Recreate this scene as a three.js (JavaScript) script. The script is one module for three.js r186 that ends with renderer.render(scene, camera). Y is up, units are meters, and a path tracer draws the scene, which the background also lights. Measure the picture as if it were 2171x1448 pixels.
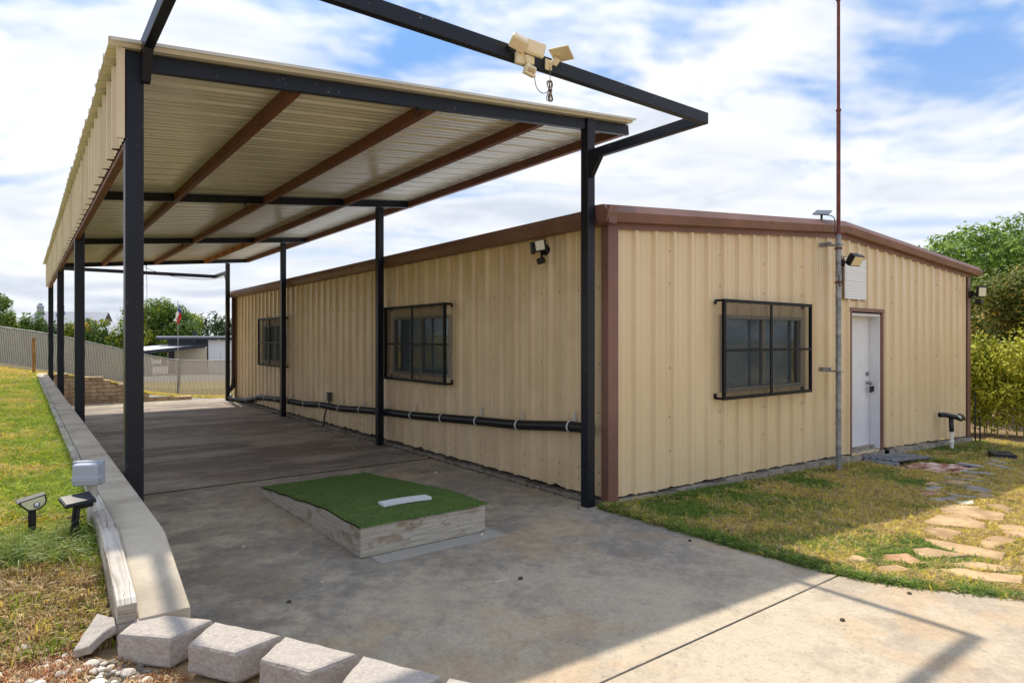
import * as THREE from 'three';
import { mergeGeometries } from 'three/addons/utils/BufferGeometryUtils.js';
import { RoundedBoxGeometry } from 'three/addons/geometries/RoundedBoxGeometry.js';

// ------------------------------------------------------------------ camera, sky, sun, exposure
const scene = new THREE.Scene();
const camera = new THREE.PerspectiveCamera(2 * Math.atan(724 / 1371) * 180 / Math.PI, 2171 / 1448, 0.05, 3000);
camera.position.set(-4.458, 1.65, 4.624);
camera.rotation.set(0, -0.6502, 0);
camera.setViewOffset(2171, 1448, 0, 4.7, 2171, 1448);
scene.add(camera);

const renderer = new THREE.WebGLRenderer({ antialias: true });
renderer.toneMapping = THREE.LinearToneMapping;
renderer.toneMappingExposure = 1.17;
renderer.shadowMap.enabled = true;

const SUN = new THREE.Vector3(0.0554, 0.8692, -0.4913).normalize();
const sun = new THREE.DirectionalLight(new THREE.Color(1.0, 0.915, 0.78), 4.5);
sun.position.copy(SUN).multiplyScalar(60);
sun.castShadow = true;
sun.shadow.radius = 1.6;
sun.shadow.mapSize.set(4096, 4096);
Object.assign(sun.shadow.camera, { left: -25, right: 25, top: 25, bottom: -25, near: 1, far: 160 });
scene.add(sun, sun.target);

// ------------------------------------------------------------------ seeded random and noise
function rng(seed) { let s = seed | 0; return () => { s = (s + 0x6d2b79f5) | 0; let t = Math.imul(s ^ (s >>> 15), 1 | s); t = (t + Math.imul(t ^ (t >>> 7), 61 | t)) ^ t; return ((t ^ (t >>> 14)) >>> 0) / 4294967296; }; }
const LAT = new Float32Array(65536); { const r = rng(11); for (let i = 0; i < 65536; i++) LAT[i] = r(); }
function vnoise(x, y, per = 256) {
  const x0 = Math.floor(x), y0 = Math.floor(y); let fx = x - x0, fy = y - y0;
  fx = fx * fx * fx * (fx * (fx * 6 - 15) + 10); fy = fy * fy * fy * (fy * (fy * 6 - 15) + 10);
  const m = per - 1, xa = x0 & m, xb = (x0 + 1) & m, ya = (y0 & m) << 8, yb = ((y0 + 1) & m) << 8;
  const a = LAT[ya + xa], b = LAT[ya + xb], c = LAT[yb + xa], d = LAT[yb + xb];
  return a + (b - a) * fx + (c - a) * fy + (a - b - c + d) * fx * fy;
}
function fbm(x, y, oct = 4, per = 256, gain = 0.5) {
  let s = 0, a = 1, t = 0, p = per;
  for (let i = 0; i < oct; i++) { s += a * vnoise(x + i * 17 * (per >= 256 ? 1 : 0), y, p); t += a; a *= gain; x *= 2; y *= 2; p = Math.min(256, p * 2); }
  return s / t;
}
const clamp = (x, a = 0, b = 1) => Math.min(b, Math.max(a, x));
const smooth = (a, b, x) => { const t = clamp((x - a) / (b - a)); return t * t * (3 - 2 * t); };
const lerp = (a, b, t) => a + (b - a) * t;
const mix3 = (a, b, t) => [lerp(a[0], b[0], t), lerp(a[1], b[1], t), lerp(a[2], b[2], t)];
const lin = (v) => { v /= 255; return v <= 0.04045 ? v / 12.92 : Math.pow((v + 0.055) / 1.055, 2.4); };
const L3 = (r, g, b) => [lin(r), lin(g), lin(b)];

// ------------------------------------------------------------------ sky: air and clouds
{
  const W = 2048, Hh = 1024, data = new Float32Array(W * Hh * 4), D = Math.PI / 180;
  // where the cloud sheet opens (azimuth from -Z towards +X, elevation, half widths, amount)
  const open = [[25, 23.5, 8, 3.6, 0.5], [18, 27, 6, 2.5, 0.26], [75, 20.5, 9, 5, 0.7], [68, 16.5, 7, 2.2, 0.2], [-1.5, 11, 4, 1.6, 0.3], [69, 6.6, 6, 2.2, 0.42], [60, 28, 9, 4, 0.12],
    [47, 18, 13, 7, -0.34], [74, 11, 5, 2.4, -0.4], [42, 9.5, 16, 4, -0.22], [3, 17, 6, 3, 0.16], [14, 24, 4, 2, -0.22], [6, 5, 14, 3.5, -0.25], [61, 23, 3.5, 1.6, -0.22]];
  for (let j = 0; j < Hh; j++) {
    const el = ((j + 0.5) / Hh - 0.5) * Math.PI, y = Math.sin(el), ce = Math.cos(el);
    for (let i = 0; i < W; i++) {
      const ph = ((i + 0.5) / W - 0.5) * 2 * Math.PI, x = Math.cos(ph) * ce, z = Math.sin(ph) * ce;
      const yy = Math.max(y, 0.0);
      const air = mix3([0.74, 0.82, 0.92], [0.155, 0.365, 0.77], Math.pow(smooth(-0.02, 0.42, yy), 0.75));
      const k = 1 / (yy + 0.13), px = x * k, pz = z * k;
      const wx = fbm(px * 1.1 + 40, pz * 1.1 + 9, 3) - 0.5, wz = fbm(px * 1.1 + 5, pz * 1.1 + 70, 3) - 0.5;
      // streaked along one wind direction
      const ax = px * 0.82 + pz * 0.57, az = -px * 0.57 + pz * 0.82;
      const n = 0.6 * fbm(ax * 0.8 + wx * 1.2 + 30, az * 1.6 + wz * 1.2 + 50, 6, 256, 0.55) + 0.4 * fbm(ax * 1.2 + wx * 2.2 + 80, az * 5.6 + wz * 2.2 + 15, 6, 256, 0.6);
      const det = fbm(ax * 4.5 + wx * 3 + 11, az * 7.5 + wz * 3 + 23, 5, 256, 0.6);
      const azi = Math.atan2(x, -z) / D, ele = el / D;
      let bias = 0;
      for (const o of open) { let da = azi - o[0]; const q = (da / o[2]) ** 2 + ((ele - o[1]) / o[3]) ** 2; if (q < 9) bias += o[4] * Math.exp(-q); }
      const c = n + (det - 0.5) * 0.42 - bias * 0.42 + 0.07 + smooth(0.16, 0.0, yy) * 0.2;
      const cov = smooth(0.33, 0.68, c);
      const thick = smooth(0.5, 0.86, c + (det - 0.5) * 0.2);
      const shade = fbm(ax * 2.2 + wx * 2 + 90, az * 3 + wz * 2 + 4, 5);
      const cl = mix3([0.95, 0.95, 0.96], [0.63, 0.675, 0.75], clamp((shade - 0.36) * 2.4) * (0.45 + 0.55 * thick) + smooth(0.26, 0.0, yy) * 0.34);
      const sd = x * SUN.x + y * SUN.y + z * SUN.z, glow = 1 + 0.8 * Math.pow(clamp(sd), 9);
      let col = mix3(air, cl, 0.07 + cov * 0.85);
      if (y < 0) col = mix3(col, [0.42, 0.40, 0.33], smooth(0, -0.06, y));
      const o = (j * W + i) * 4;
      for (let q = 0; q < 3; q++) data[o + q] = col[q] * glow * 1.0;
      data[o + 3] = 1;
    }
  }
  const t = new THREE.DataTexture(data, W, Hh, THREE.RGBAFormat, THREE.FloatType);
  t.mapping = THREE.EquirectangularReflectionMapping; t.magFilter = THREE.LinearFilter; t.minFilter = THREE.LinearFilter; t.wrapS = THREE.RepeatWrapping; t.needsUpdate = true;
  scene.background = t; scene.environment = t;
  scene.backgroundIntensity = 1.0; scene.environmentIntensity = 1.0;
}

// ------------------------------------------------------------------ helpers: textures, materials, geometry, objects
function tex(w, h, sx, sy, fn, srgb = true) {   // fn(x, y) in metres -> linear colour or one number; covers sx by sy metres and repeats
  const d = new Uint8Array(w * h * 4), enc = (v) => { v = clamp(v); return 255 * (srgb ? (v <= 0.0031308 ? v * 12.92 : 1.055 * Math.pow(v, 1 / 2.4) - 0.055) : v); };
  for (let j = 0; j < h; j++) for (let i = 0; i < w; i++) {
    const c = fn((i + 0.5) / w * sx, (j + 0.5) / h * sy), o = (j * w + i) * 4;
    if (typeof c === 'number') d[o] = d[o + 1] = d[o + 2] = enc(c); else { d[o] = enc(c[0]); d[o + 1] = enc(c[1]); d[o + 2] = enc(c[2]); }
    d[o + 3] = 255;
  }
  const t = new THREE.DataTexture(d, w, h); t.wrapS = t.wrapT = THREE.RepeatWrapping; t.magFilter = THREE.LinearFilter; t.minFilter = THREE.LinearMipmapLinearFilter;
  if (srgb) t.colorSpace = THREE.SRGBColorSpace;
  t.repeat.set(1 / sx, 1 / sy); t.needsUpdate = true; return t;
}
const std = (o) => { const m = new THREE.MeshPhysicalMaterial({ roughness: 0.8, metalness: 0, side: THREE.DoubleSide, ...o }); if (Array.isArray(o.color)) m.color.setRGB(...o.color); return m; };
// one-metre tile of fine grain used as relief and as faint tone
const grain = tex(512, 512, 1, 1, (x, y) => clamp(0.15 + 0.7 * fbm(x * 64, y * 64, 3, 64) + 0.25 * (fbm(x * 16, y * 16, 2, 16) - 0.5)), false);
function mottled(a, b, s = 4, size = 1, gain = 0.55, sharp = 1) {   // colour map between two linear colours, periodic
  return tex(512, 512, size, size, (x, y) => { const u = x / size, v = y / size; return mix3(a, b, clamp((fbm(u * s, v * s, 7, s, gain) - 0.5) * 2.2 * sharp + 0.5)); });
}
const bump = (m, t, k) => { m.bumpMap = t; m.bumpScale = k; return m; };

function prep(g) {   // position, normal, uv only, non-indexed; uv by box projection in metres unless the geometry brings its own metre uv
  let n = g.index ? g.toNonIndexed() : g;
  for (const k of Object.keys(n.attributes)) if (!['position', 'normal', 'uv', 'color'].includes(k)) n.deleteAttribute(k);
  if (!n.attributes.normal) n.computeVertexNormals();
  if (!g.userData.ownUv) {
    const p = n.attributes.position, uv = new Float32Array(p.count * 2), A = new THREE.Vector3(), B = new THREE.Vector3(), C = new THREE.Vector3();
    for (let i = 0; i < p.count; i += 3) {
      A.fromBufferAttribute(p, i); B.fromBufferAttribute(p, i + 1); C.fromBufferAttribute(p, i + 2);
      const nn = B.clone().sub(A).cross(C.clone().sub(A)), ax = Math.abs(nn.x), ay = Math.abs(nn.y), az = Math.abs(nn.z);
      [A, B, C].forEach((v, k) => { const o = (i + k) * 2; if (ay >= ax && ay >= az) { uv[o] = v.z; uv[o + 1] = v.x; } else if (ax >= az) { uv[o] = v.z; uv[o + 1] = v.y; } else { uv[o] = v.x; uv[o + 1] = v.y; } });
    }
    n.setAttribute('uv', new THREE.BufferAttribute(uv, 2));
  }
  return n;
}
const merge = (list) => { const a = list.map(prep), col = a.some((g) => g.attributes.color); if (col) for (const g of a) if (!g.attributes.color) g.setAttribute('color', new THREE.BufferAttribute(new Float32Array(g.attributes.position.count * 3).fill(1), 3)); return a.length > 1 ? mergeGeometries(a) : a[0]; };
const used = new Map();
function numbered(n) { const k = used.get(n) ?? 0; used.set(n, k + 1); return k ? n + '_' + String(k).padStart(3, '0') : n; }
const shady = (o) => { o.castShadow = true; o.receiveShadow = true; return o; };
function mesh(name, geoms, mat, parent) { const o = shady(new THREE.Mesh(Array.isArray(geoms) ? merge(geoms) : geoms, mat)); o.name = name; parent.add(o); return o; }
function thing(name, label, category, group, pos, ry = 0) {
  const o = new THREE.Group(); o.name = numbered(name); o.userData = { label, category }; if (group) o.userData.group = group;
  if (pos) o.position.set(...pos); o.rotation.y = ry; scene.add(o); return o;
}
function single(name, geoms, mat, label, category, group) { const o = mesh(numbered(name), geoms, mat, scene); o.userData = { label, category }; if (group) o.userData.group = group; return o; }
function structure(name, geoms, mat) { const o = mesh(numbered(name), geoms, mat, scene); o.userData.kind = 'structure'; return o; }
const stuff = (o) => { o.userData.kind = 'stuff'; return o; };

const mv = (g, x, y, z) => g.translate(x, y, z);
function box(w, h, d, x = 0, y = 0, z = 0, r = [0, 0, 0]) { const g = new THREE.BoxGeometry(w, h, d); if (r[0] || r[1] || r[2]) g.applyMatrix4(new THREE.Matrix4().makeRotationFromEuler(new THREE.Euler(...r))); return g.translate(x, y, z); }
function rbox(w, h, d, rad, x = 0, y = 0, z = 0, r = [0, 0, 0]) { const g = new RoundedBoxGeometry(w, h, d, 2, Math.min(rad, w / 2.01, h / 2.01, d / 2.01)); if (r[0] || r[1] || r[2]) g.applyMatrix4(new THREE.Matrix4().makeRotationFromEuler(new THREE.Euler(...r))); return g.translate(x, y, z); }
const span = (x0, x1, y0, y1, z0, z1) => box(Math.abs(x1 - x0), Math.abs(y1 - y0), Math.abs(z1 - z0), (x0 + x1) / 2, (y0 + y1) / 2, (z0 + z1) / 2);
const rspan = (x0, x1, y0, y1, z0, z1, rad = 0.004) => rbox(Math.abs(x1 - x0), Math.abs(y1 - y0), Math.abs(z1 - z0), rad, (x0 + x1) / 2, (y0 + y1) / 2, (z0 + z1) / 2);
const V = (a) => new THREE.Vector3(...a);
function tube(pts, r, rad = 8, seg) { return new THREE.TubeGeometry(new THREE.CatmullRomCurve3(pts.map(V), false, 'centripetal'), seg ?? pts.length * 6, r, rad); }
function rod(a, b, r, rad = 10, r2) { const A = V(a), B = V(b), d = B.clone().sub(A), g = new THREE.CylinderGeometry(r2 ?? r, r, d.length(), rad); g.applyQuaternion(new THREE.Quaternion().setFromUnitVectors(new THREE.Vector3(0, 1, 0), d.normalize())); return g.translate((A.x + B.x) / 2 + 0, (A.y + B.y) / 2, (A.z + B.z) / 2); }
function barTo(a, b, w, h) { const A = V(a), B = V(b), d = B.clone().sub(A), l = d.length(), g = new THREE.BoxGeometry(w, h, l), m = new THREE.Matrix4().lookAt(B, A, new THREE.Vector3(0, 1, 0)); g.applyMatrix4(m); return g.translate((A.x + B.x) / 2, (A.y + B.y) / 2, (A.z + B.z) / 2); }
function extrude(pts, depth, bevel = 0) { const s = new THREE.Shape(pts.map((p) => new THREE.Vector2(...p))); return new THREE.ExtrudeGeometry(s, { depth, bevelEnabled: bevel > 0, bevelSize: bevel, bevelThickness: bevel, bevelOffset: -bevel, bevelSegments: 2, curveSegments: 6 }); }
function raw(pos, uv, idx, col) { const g = new THREE.BufferGeometry(); g.setAttribute('position', new THREE.Float32BufferAttribute(pos, 3)); if (uv) { g.setAttribute('uv', new THREE.Float32BufferAttribute(uv, 2)); g.userData.ownUv = true; } if (col) g.setAttribute('color', new THREE.Float32BufferAttribute(col, 3)); if (idx) g.setIndex(idx); g.computeVertexNormals(); return g; }
function prism(poly, y0, y1, chamfer = 0.012) {   // horizontal slab from an outline in x, z
  const g = extrude(poly.map(([x, z]) => [x, -z]), y1 - y0 - 2 * chamfer, chamfer); g.rotateX(-Math.PI / 2); return g.translate(0, y0 + chamfer, 0);
}

// ribbed metal sheet: u along the run, v up the sheet, ribs stand out by w; place(u, v, w) puts it in the world
const RIB = 0.3048, PANEL = 0.9144;
function ribAt(u) {
  const t = ((u % RIB) + RIB) % RIB, d = Math.min(t, RIB - t);
  let w = d < 0.016 ? 0.037 : d < 0.038 ? 0.037 * (0.038 - d) / 0.022 : 0;
  for (const c of [RIB / 3 + 0.006, RIB * 2 / 3 - 0.006]) { const e = Math.abs(t - c); w = Math.max(w, e < 0.008 ? 0.006 : e < 0.018 ? 0.006 * (0.018 - e) / 0.01 : 0); }
  return w;
}
const RIBBREAKS = [-0.038, -0.016, 0.016, 0.038, ...[RIB / 3 + 0.006, RIB * 2 / 3 - 0.006].flatMap((c) => [c - 0.018, c - 0.008, c + 0.008, c + 0.018])];
function sheet(u0, u1, v0, v1, place, holes = [], lift = 0) {   // v0, v1 numbers or functions of u; holes [ua, ub, va, vb]
  const f0 = typeof v0 === 'function' ? v0 : () => v0, f1 = typeof v1 === 'function' ? v1 : () => v1, us = new Set([u0, u1]);
  for (let k = Math.floor(u0 / RIB) - 1; k <= Math.ceil(u1 / RIB) + 1; k++) for (const b of RIBBREAKS) { const u = +(k * RIB + b).toFixed(5); if (u > u0 + 1e-4 && u < u1 - 1e-4) us.add(u); }
  for (const h of holes) for (const u of [h[0], h[1]]) if (u > u0 && u < u1) us.add(u);
  const S = [...us].sort((a, b) => a - b), pos = [], uv = [];
  for (let i = 0; i + 1 < S.length; i++) {
    const a = S[i], b = S[i + 1], m = (a + b) / 2, ca = [[f0(a), f0(b)]], cuts = holes.filter((h) => m > h[0] && m < h[1]).sort((p, q) => p[2] - q[2]);
    for (const h of cuts) ca.push([h[2], h[2]], [h[3], h[3]]);
    ca.push([f1(a), f1(b)]);
    for (let k = 0; k < ca.length; k += 2) {
      const wa = ribAt(a) + lift, wb = ribAt(b) + lift, q = [[a, ca[k][0], wa], [b, ca[k][1], wb], [b, ca[k + 1][1], wb], [a, ca[k + 1][0], wa]];
      for (const t of [0, 1, 2, 0, 2, 3]) { pos.push(...place(...q[t])); uv.push(q[t][0], q[t][1]); }
    }
  }
  return raw(pos, uv);
}
// ------------------------------------------------------------------ materials
const concreteBump = grain;
const M = {
  slab: bump(std({ roughness: 0.86 }), grain, 0.0016),
  curb: bump(std({ roughness: 0.9, map: mottled(L3(150, 138, 122), L3(196, 184, 164), 4, 1.6, 0.62) }), grain, 0.002),
  foundation: bump(std({ roughness: 0.95, map: mottled(L3(92, 84, 74), L3(166, 156, 142), 4, 0.9, 0.7, 1.4) }), grain, 0.006),
  block: bump(std({ roughness: 0.95, map: mottled(L3(146, 138, 130), L3(182, 173, 164), 64, 0.5, 0.85, 0.9) }), grain, 0.006),
  farBlock: bump(std({ roughness: 0.95, map: mottled(L3(170, 146, 120), L3(214, 190, 160), 8, 1, 0.65) }), grain, 0.005),
  post: bump(std({ map: tex(512, 512, 1, 1, (x, y) => mix3(mix3(L3(12, 16, 27), L3(19, 24, 36), fbm(x * 8, y * 8, 4, 8)), L3(128, 122, 116), smooth(0.93, 0.97, vnoise(x * 64, y * 64, 64)) * smooth(0.55, 0.7, fbm(x * 8 + 3, y * 8, 3, 8)))), roughness: 0.42, specularIntensity: 0.7 }), grain, 0.0004),
  purlin: std({ roughness: 0.6, map: mottled(L3(92, 50, 36), L3(122, 70, 48), 4, 1.2, 0.6) }),
  rustPurlin: std({ roughness: 0.75, map: mottled(L3(96, 52, 24), L3(176, 110, 44), 4, 0.8, 0.7, 1.6) }),
  trim: std({ roughness: 0.5, map: mottled(L3(114, 78, 66), L3(136, 96, 82), 4, 2.2, 0.6) }),
  white: std({ color: L3(238, 238, 240), roughness: 0.55 }),
  doorWhite: std({ roughness: 0.5, map: mottled(L3(216, 215, 220), L3(230, 229, 230), 4, 2, 0.6) }),
  black: std({ color: L3(24, 24, 27), roughness: 0.45 }),
  steelDark: std({ color: L3(11, 11, 14), roughness: 0.55, specularIntensity: 0.6 }),
  galv: std({ roughness: 0.5, metalness: 0.55, map: mottled(L3(118, 122, 128), L3(168, 170, 172), 8, 0.5, 0.6) }),
  rustPipe: std({ roughness: 0.75, map: mottled(L3(84, 40, 36), L3(124, 66, 58), 8, 0.6, 0.65) }),
  cream: std({ color: L3(232, 218, 182), roughness: 0.55 }),
  creamLens: std({ color: L3(236, 218, 180), roughness: 0.25, clearcoat: 0.4 }),
  lens: std({ color: L3(222, 214, 186), roughness: 0.2, clearcoat: 0.5 }),
  glass: new THREE.MeshPhysicalMaterial({ color: 0xdde6ea, roughness: 0.03, transmission: 1, thickness: 0, ior: 1.5 }),
  alu: std({ color: L3(166, 158, 146), roughness: 0.5, metalness: 0.2 }),
  dark: std({ color: L3(36, 36, 38), roughness: 0.95 }),
  pvc: std({ color: L3(232, 230, 224), roughness: 0.5 }),
  cane: std({ color: L3(172, 158, 70), roughness: 0.5 }),
  drain: std({ color: L3(20, 20, 22), roughness: 0.4 }),
  strap: std({ color: L3(196, 194, 190), roughness: 0.5 }),
  soil: bump(std({ roughness: 1, map: mottled(L3(96, 80, 60), L3(150, 130, 98), 8, 1, 0.7) }), grain, 0.01),
  stone: bump(std({ roughness: 0.92, map: mottled(L3(150, 122, 88), L3(194, 164, 124), 8, 1.7, 0.7, 1.2) }), grain, 0.008),
  redStone: bump(std({ roughness: 0.92, map: mottled(L3(150, 108, 80), L3(196, 158, 120), 8, 1.1, 0.7, 1.2) }), grain, 0.008),
  darkStone: std({ color: L3(74, 62, 54), roughness: 0.8 }),
  greyBoard: std({ roughness: 0.9, map: mottled(L3(130, 134, 142), L3(172, 176, 184), 8, 0.7, 0.65) }),
  sheetGrey: std({ roughness: 0.5, metalness: 0.3, map: mottled(L3(104, 106, 110), L3(142, 144, 148), 4, 0.8, 0.65) }),
  slate: bump(std({ roughness: 0.9, map: mottled(L3(122, 118, 114), L3(166, 158, 148), 8, 0.9, 0.7) }), grain, 0.006),
  pebble: bump(std({ roughness: 0.9, map: mottled(L3(178, 168, 152), L3(226, 220, 208), 8, 0.5, 0.6) }), grain, 0.004),
};
// tan wall metal: faint run-down streaks and rain marks
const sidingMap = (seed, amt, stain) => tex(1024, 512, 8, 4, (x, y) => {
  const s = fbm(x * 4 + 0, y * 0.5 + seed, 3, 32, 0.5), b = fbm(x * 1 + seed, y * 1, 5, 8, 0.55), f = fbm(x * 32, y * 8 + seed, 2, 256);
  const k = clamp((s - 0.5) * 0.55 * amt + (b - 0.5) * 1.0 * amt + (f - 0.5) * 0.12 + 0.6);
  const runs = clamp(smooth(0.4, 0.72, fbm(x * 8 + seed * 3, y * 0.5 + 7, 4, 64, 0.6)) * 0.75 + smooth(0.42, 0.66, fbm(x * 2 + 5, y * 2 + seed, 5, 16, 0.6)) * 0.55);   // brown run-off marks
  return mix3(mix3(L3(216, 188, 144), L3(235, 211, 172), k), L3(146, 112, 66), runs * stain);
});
M.siding = std({ roughness: 0.38, map: sidingMap(3, 0.6, 0.05), clearcoat: 0.25, clearcoatRoughness: 0.25 });
M.sidingSide = std({ roughness: 0.42, map: sidingMap(21, 0.7, 0.22), clearcoat: 0.25, clearcoatRoughness: 0.25 });  // extra run-off stain here also paints carport shade into the wall colour
M.roofSheet = std({ roughness: 0.24, clearcoat: 0.5, clearcoatRoughness: 0.18, map: mottled(L3(200, 195, 180), L3(217, 212, 197), 4, 3, 0.6) });
M.roofTop = std({ roughness: 0.4, metalness: 0.35, map: mottled(L3(176, 178, 180), L3(202, 203, 204), 4, 3, 0.6) });
M.fascia = std({ roughness: 0.45, map: mottled(L3(200, 182, 150), L3(218, 202, 172), 4, 2, 0.6) });
// weathered boards: grain runs along the texture's first axis
const boardTex = (a, b, c) => tex(1024, 256, 2, 0.5, (x, y) => {
  const warp = fbm(x * 2, y * 8, 3, 4) * 0.06, r = fbm(x * 2, (y + warp) * 128, 4, 64, 0.7), blot = fbm(x * 4, y * 8, 5, 8, 0.6), crack = smooth(0.70, 0.78, fbm(x * 3, (y + warp) * 200, 2, 128));
  return mix3(mix3(a, b, clamp((r - 0.5) * 1.6 + (blot - 0.5) * 1.6 + 0.5)), c, crack * 0.8);
});
M.board = bump(std({ roughness: 0.9, map: boardTex(L3(150, 140, 126), L3(206, 200, 190), L3(84, 72, 60)) }), tex(512, 128, 2, 0.5, (x, y) => fbm(x * 2, (y + fbm(x * 2, y * 8, 3, 4) * 0.06) * 128, 3, 64), false), 0.004);
M.moundBoard = bump(std({ roughness: 0.9, map: tex(1024, 256, 2, 0.5, (x, y) => { const g = fbm(x * 4, y * 96, 4, 64, 0.7), p = fbm(x * 5, y * 10, 5, 16, 0.6), nail = smooth(0.93, 0.97, vnoise(x * 16, y * 32, 32)); return mix3(mix3(mix3(L3(158, 147, 130), L3(194, 187, 174), clamp((g - 0.5) * 1.4 + 0.5)), L3(132, 108, 80), smooth(0.5, 0.66, p) * 0.6), L3(70, 60, 50), nail * 0.5 + smooth(0.74, 0.8, fbm(x * 2, y * 64, 3, 64)) * 0.4); }) }), grain, 0.004);
M.stakeWood = std({ roughness: 0.9, map: boardTex(L3(150, 108, 62), L3(188, 142, 88), L3(110, 76, 44)) });

// ------------------------------------------------------------------ ground
const table = (T) => (x) => { if (x <= T[0][0]) return T[0][1]; for (let i = 1; i < T.length; i++) if (x <= T[i][0]) return lerp(T[i - 1][1], T[i][1], (x - T[i - 1][0]) / (T[i][0] - T[i - 1][0])); return T[T.length - 1][1]; };
const lawnEdge = table([[1.9, -4.16], [2.0, -4.13], [2.16, -3.98], [2.43, -3.82], [2.7, -3.67], [2.98, -3.52], [3.4, -3.28], [4.4, -2.7], [6, -2], [9, -1.5]]);   // x of the raised lawn's edge at z
const fenceGround = table([[-60, 2.2], [-8, 1.15], [-4.94, 0.84], [-4.18, 0.675], [-3.13, 0.42], [-1.87, 0.09], [-1.26, -0.08], [-0.18, -0.276], [1.22, -0.37], [12, -0.55]]);
const wallGround = table([[-60, 2.4], [-8, 1.0], [-4.2, 0.8], [-3.57, 0.76], [-2.88, 0.64], [-2.5, 0.52], [-1.97, 0.3], [-1.69, 0.17], [-0.76, 0.06], [0.1, -0.02], [12, -0.4]]);
function leftHeight(x, z) {
  const d = lawnEdge(z) - x;
  let h = table([[-15, 0.81], [0.8, 0.785], [1.5, 0.70], [1.95, 0.575], [2.2, 0.553], [3, 0.5], [4.6, 0.32], [9, 0.1]])(z);
  h += 0.05 * Math.max(0, -4.35 - x) * smooth(1.6, 0.6, z) + (fbm(x * 1.7 + 20, z * 1.7 + 60, 4) - 0.5) * 0.05 * smooth(0, 0.12, d);
  return z < -14.8 ? lerp(h, fenceGround(x), smooth(-14.8, -19.6, z)) : h;
}
function rightHeight(x, z) { return Math.min(-0.016, -0.012 - 0.033 * clamp(x, 0, 12.5)) + (fbm(x * 1.3 + 70, z * 1.3 + 33, 4) - 0.5) * 0.03 * smooth(0.1, 0.8, x); }
function backHeight(x, z) {
  if (z > -19.6) { const t = (z + 14.8) / -4.8; return x < -4.16 ? lerp(leftHeight(x, -14.8), fenceGround(x), smooth(0, 1, t)) : lerp(wallGround(x), fenceGround(x), clamp(t)); }
  const far = smooth(-19.6, -48, z); return lerp(fenceGround(x), -0.5 + 1.1 * smooth(5, -30, x), far) + 3.0 * smooth(-70, -240, z);
}
const dry = L3(190, 164, 92), green = L3(130, 136, 58), straw = L3(206, 178, 112), dirt = L3(140, 116, 88), shadedLot = L3(150, 146, 142);
function grid(xs, zs, hf, cf) {
  const pos = [], col = [], idx = [], nx = xs(zs[0]).length;
  for (const z of zs) for (const x of xs(z)) { pos.push(x, hf(x, z), z); col.push(...cf(x, z)); }
  for (let j = 0; j + 1 < zs.length; j++) for (let i = 0; i + 1 < nx; i++) { const a = j * nx + i, b = a + 1, c = a + nx, d = c + 1; idx.push(a, c, b, b, c, d); }
  const uv = []; for (let i = 0; i < pos.length; i += 3) uv.push(pos[i], pos[i + 2]);
  return raw(pos, uv, idx, col);
}
const steps = (list) => list.flatMap(([a, b, n]) => Array.from({ length: n }, (_, i) => a + (b - a) * i / n));
M.ground = bump(std({ roughness: 1, vertexColors: true, map: tex(512, 512, 1.3, 1.3, (x, y) => { const u = x / 1.3, v = y / 1.3; const n = fbm(u * 32, v * 32, 4, 32, 0.7); return mix3([0.55, 0.53, 0.5], [1, 1, 1], n); }) }), grain, 0.012);
const lawnTone = (x, z) => { const n = fbm(x * 1.1 + 3, z * 1.1 + 8, 4); return mix3(green, dry, clamp((n - 0.5) * 3.2 + 0.45 + smooth(0.9, 1.5, z) * 0.5)); };
structure('lawn', grid((z) => { const e = lawnEdge(z); return [0.02, 0, -0.03, -0.07, -0.12, -0.18, -0.24, -0.3, -0.38, -0.46, -0.55, -0.65, -0.8, -1, -1.3, -1.7, -2.2, -3, -4, -6, -9, -14, -25, -60, -600].map((o) => e + o); },
  [...steps([[-14.8, -2, 50], [-2, 3.4, 90], [3.4, 9, 24], [9, 60, 10]]), 60, 200, 600], leftHeight, (x, z) => z > 1.55 ? mix3(lawnTone(x, z), L3(168, 140, 104), smooth(1.55, 2.0, z)) : lawnTone(x, z)), M.ground);
structure('yard', grid((z) => { const e = lawnEdge(z); return [e - 0.02, -1.5, ...steps([[0.02, 4, 44], [4, 13, 50], [13, 30, 12]]), 30, 60, 200, 700]; },
  [-14.8, -10, -5, -1, ...steps([[-0.5, 5, 64], [5, 9, 10]]), 9, 20, 60, 200, 600],
  (x, z) => (x < 0.05 ? -0.06 : rightHeight(x, z)), (x, z) => { const n = fbm(x * 0.9 + 13, z * 0.9 + 28, 4); const b = mix3(straw, mix3(dirt, green, 0.3), clamp((n - 0.5) * 2.6 + 0.4)); return x < 0.2 && z < 0.2 ? L3(88, 76, 62) : mix3(b, dirt, smooth(10.4, 11.4, x) * smooth(1.6, 0.2, z) * 0.9); }), M.ground);
structure('back_field', grid(() => [-700, -200, -60, -30, ...steps([[-16, -4.16, 24], [-4.15, 2, 40], [2, 14, 24]]), 14, 30, 60, 200, 700],
  [...steps([[-14.8, -20, 26], [-20, -50, 40], [-50, -260, 30]]), -260, -500, -900], backHeight,
  (x, z) => { const n = fbm(x * 0.35 + 3, z * 0.35 + 8, 4); const g = mix3(L3(190, 158, 84), L3(150, 140, 66), n); const lot = smooth(-29.5, -30.5, z) * smooth(-75, -73, z); return mix3(g, shadedLot, lot * smooth(-30, -25, x)); }), M.ground);  // far grey lot: paving with hedge shade mixed into one ground colour

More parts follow.
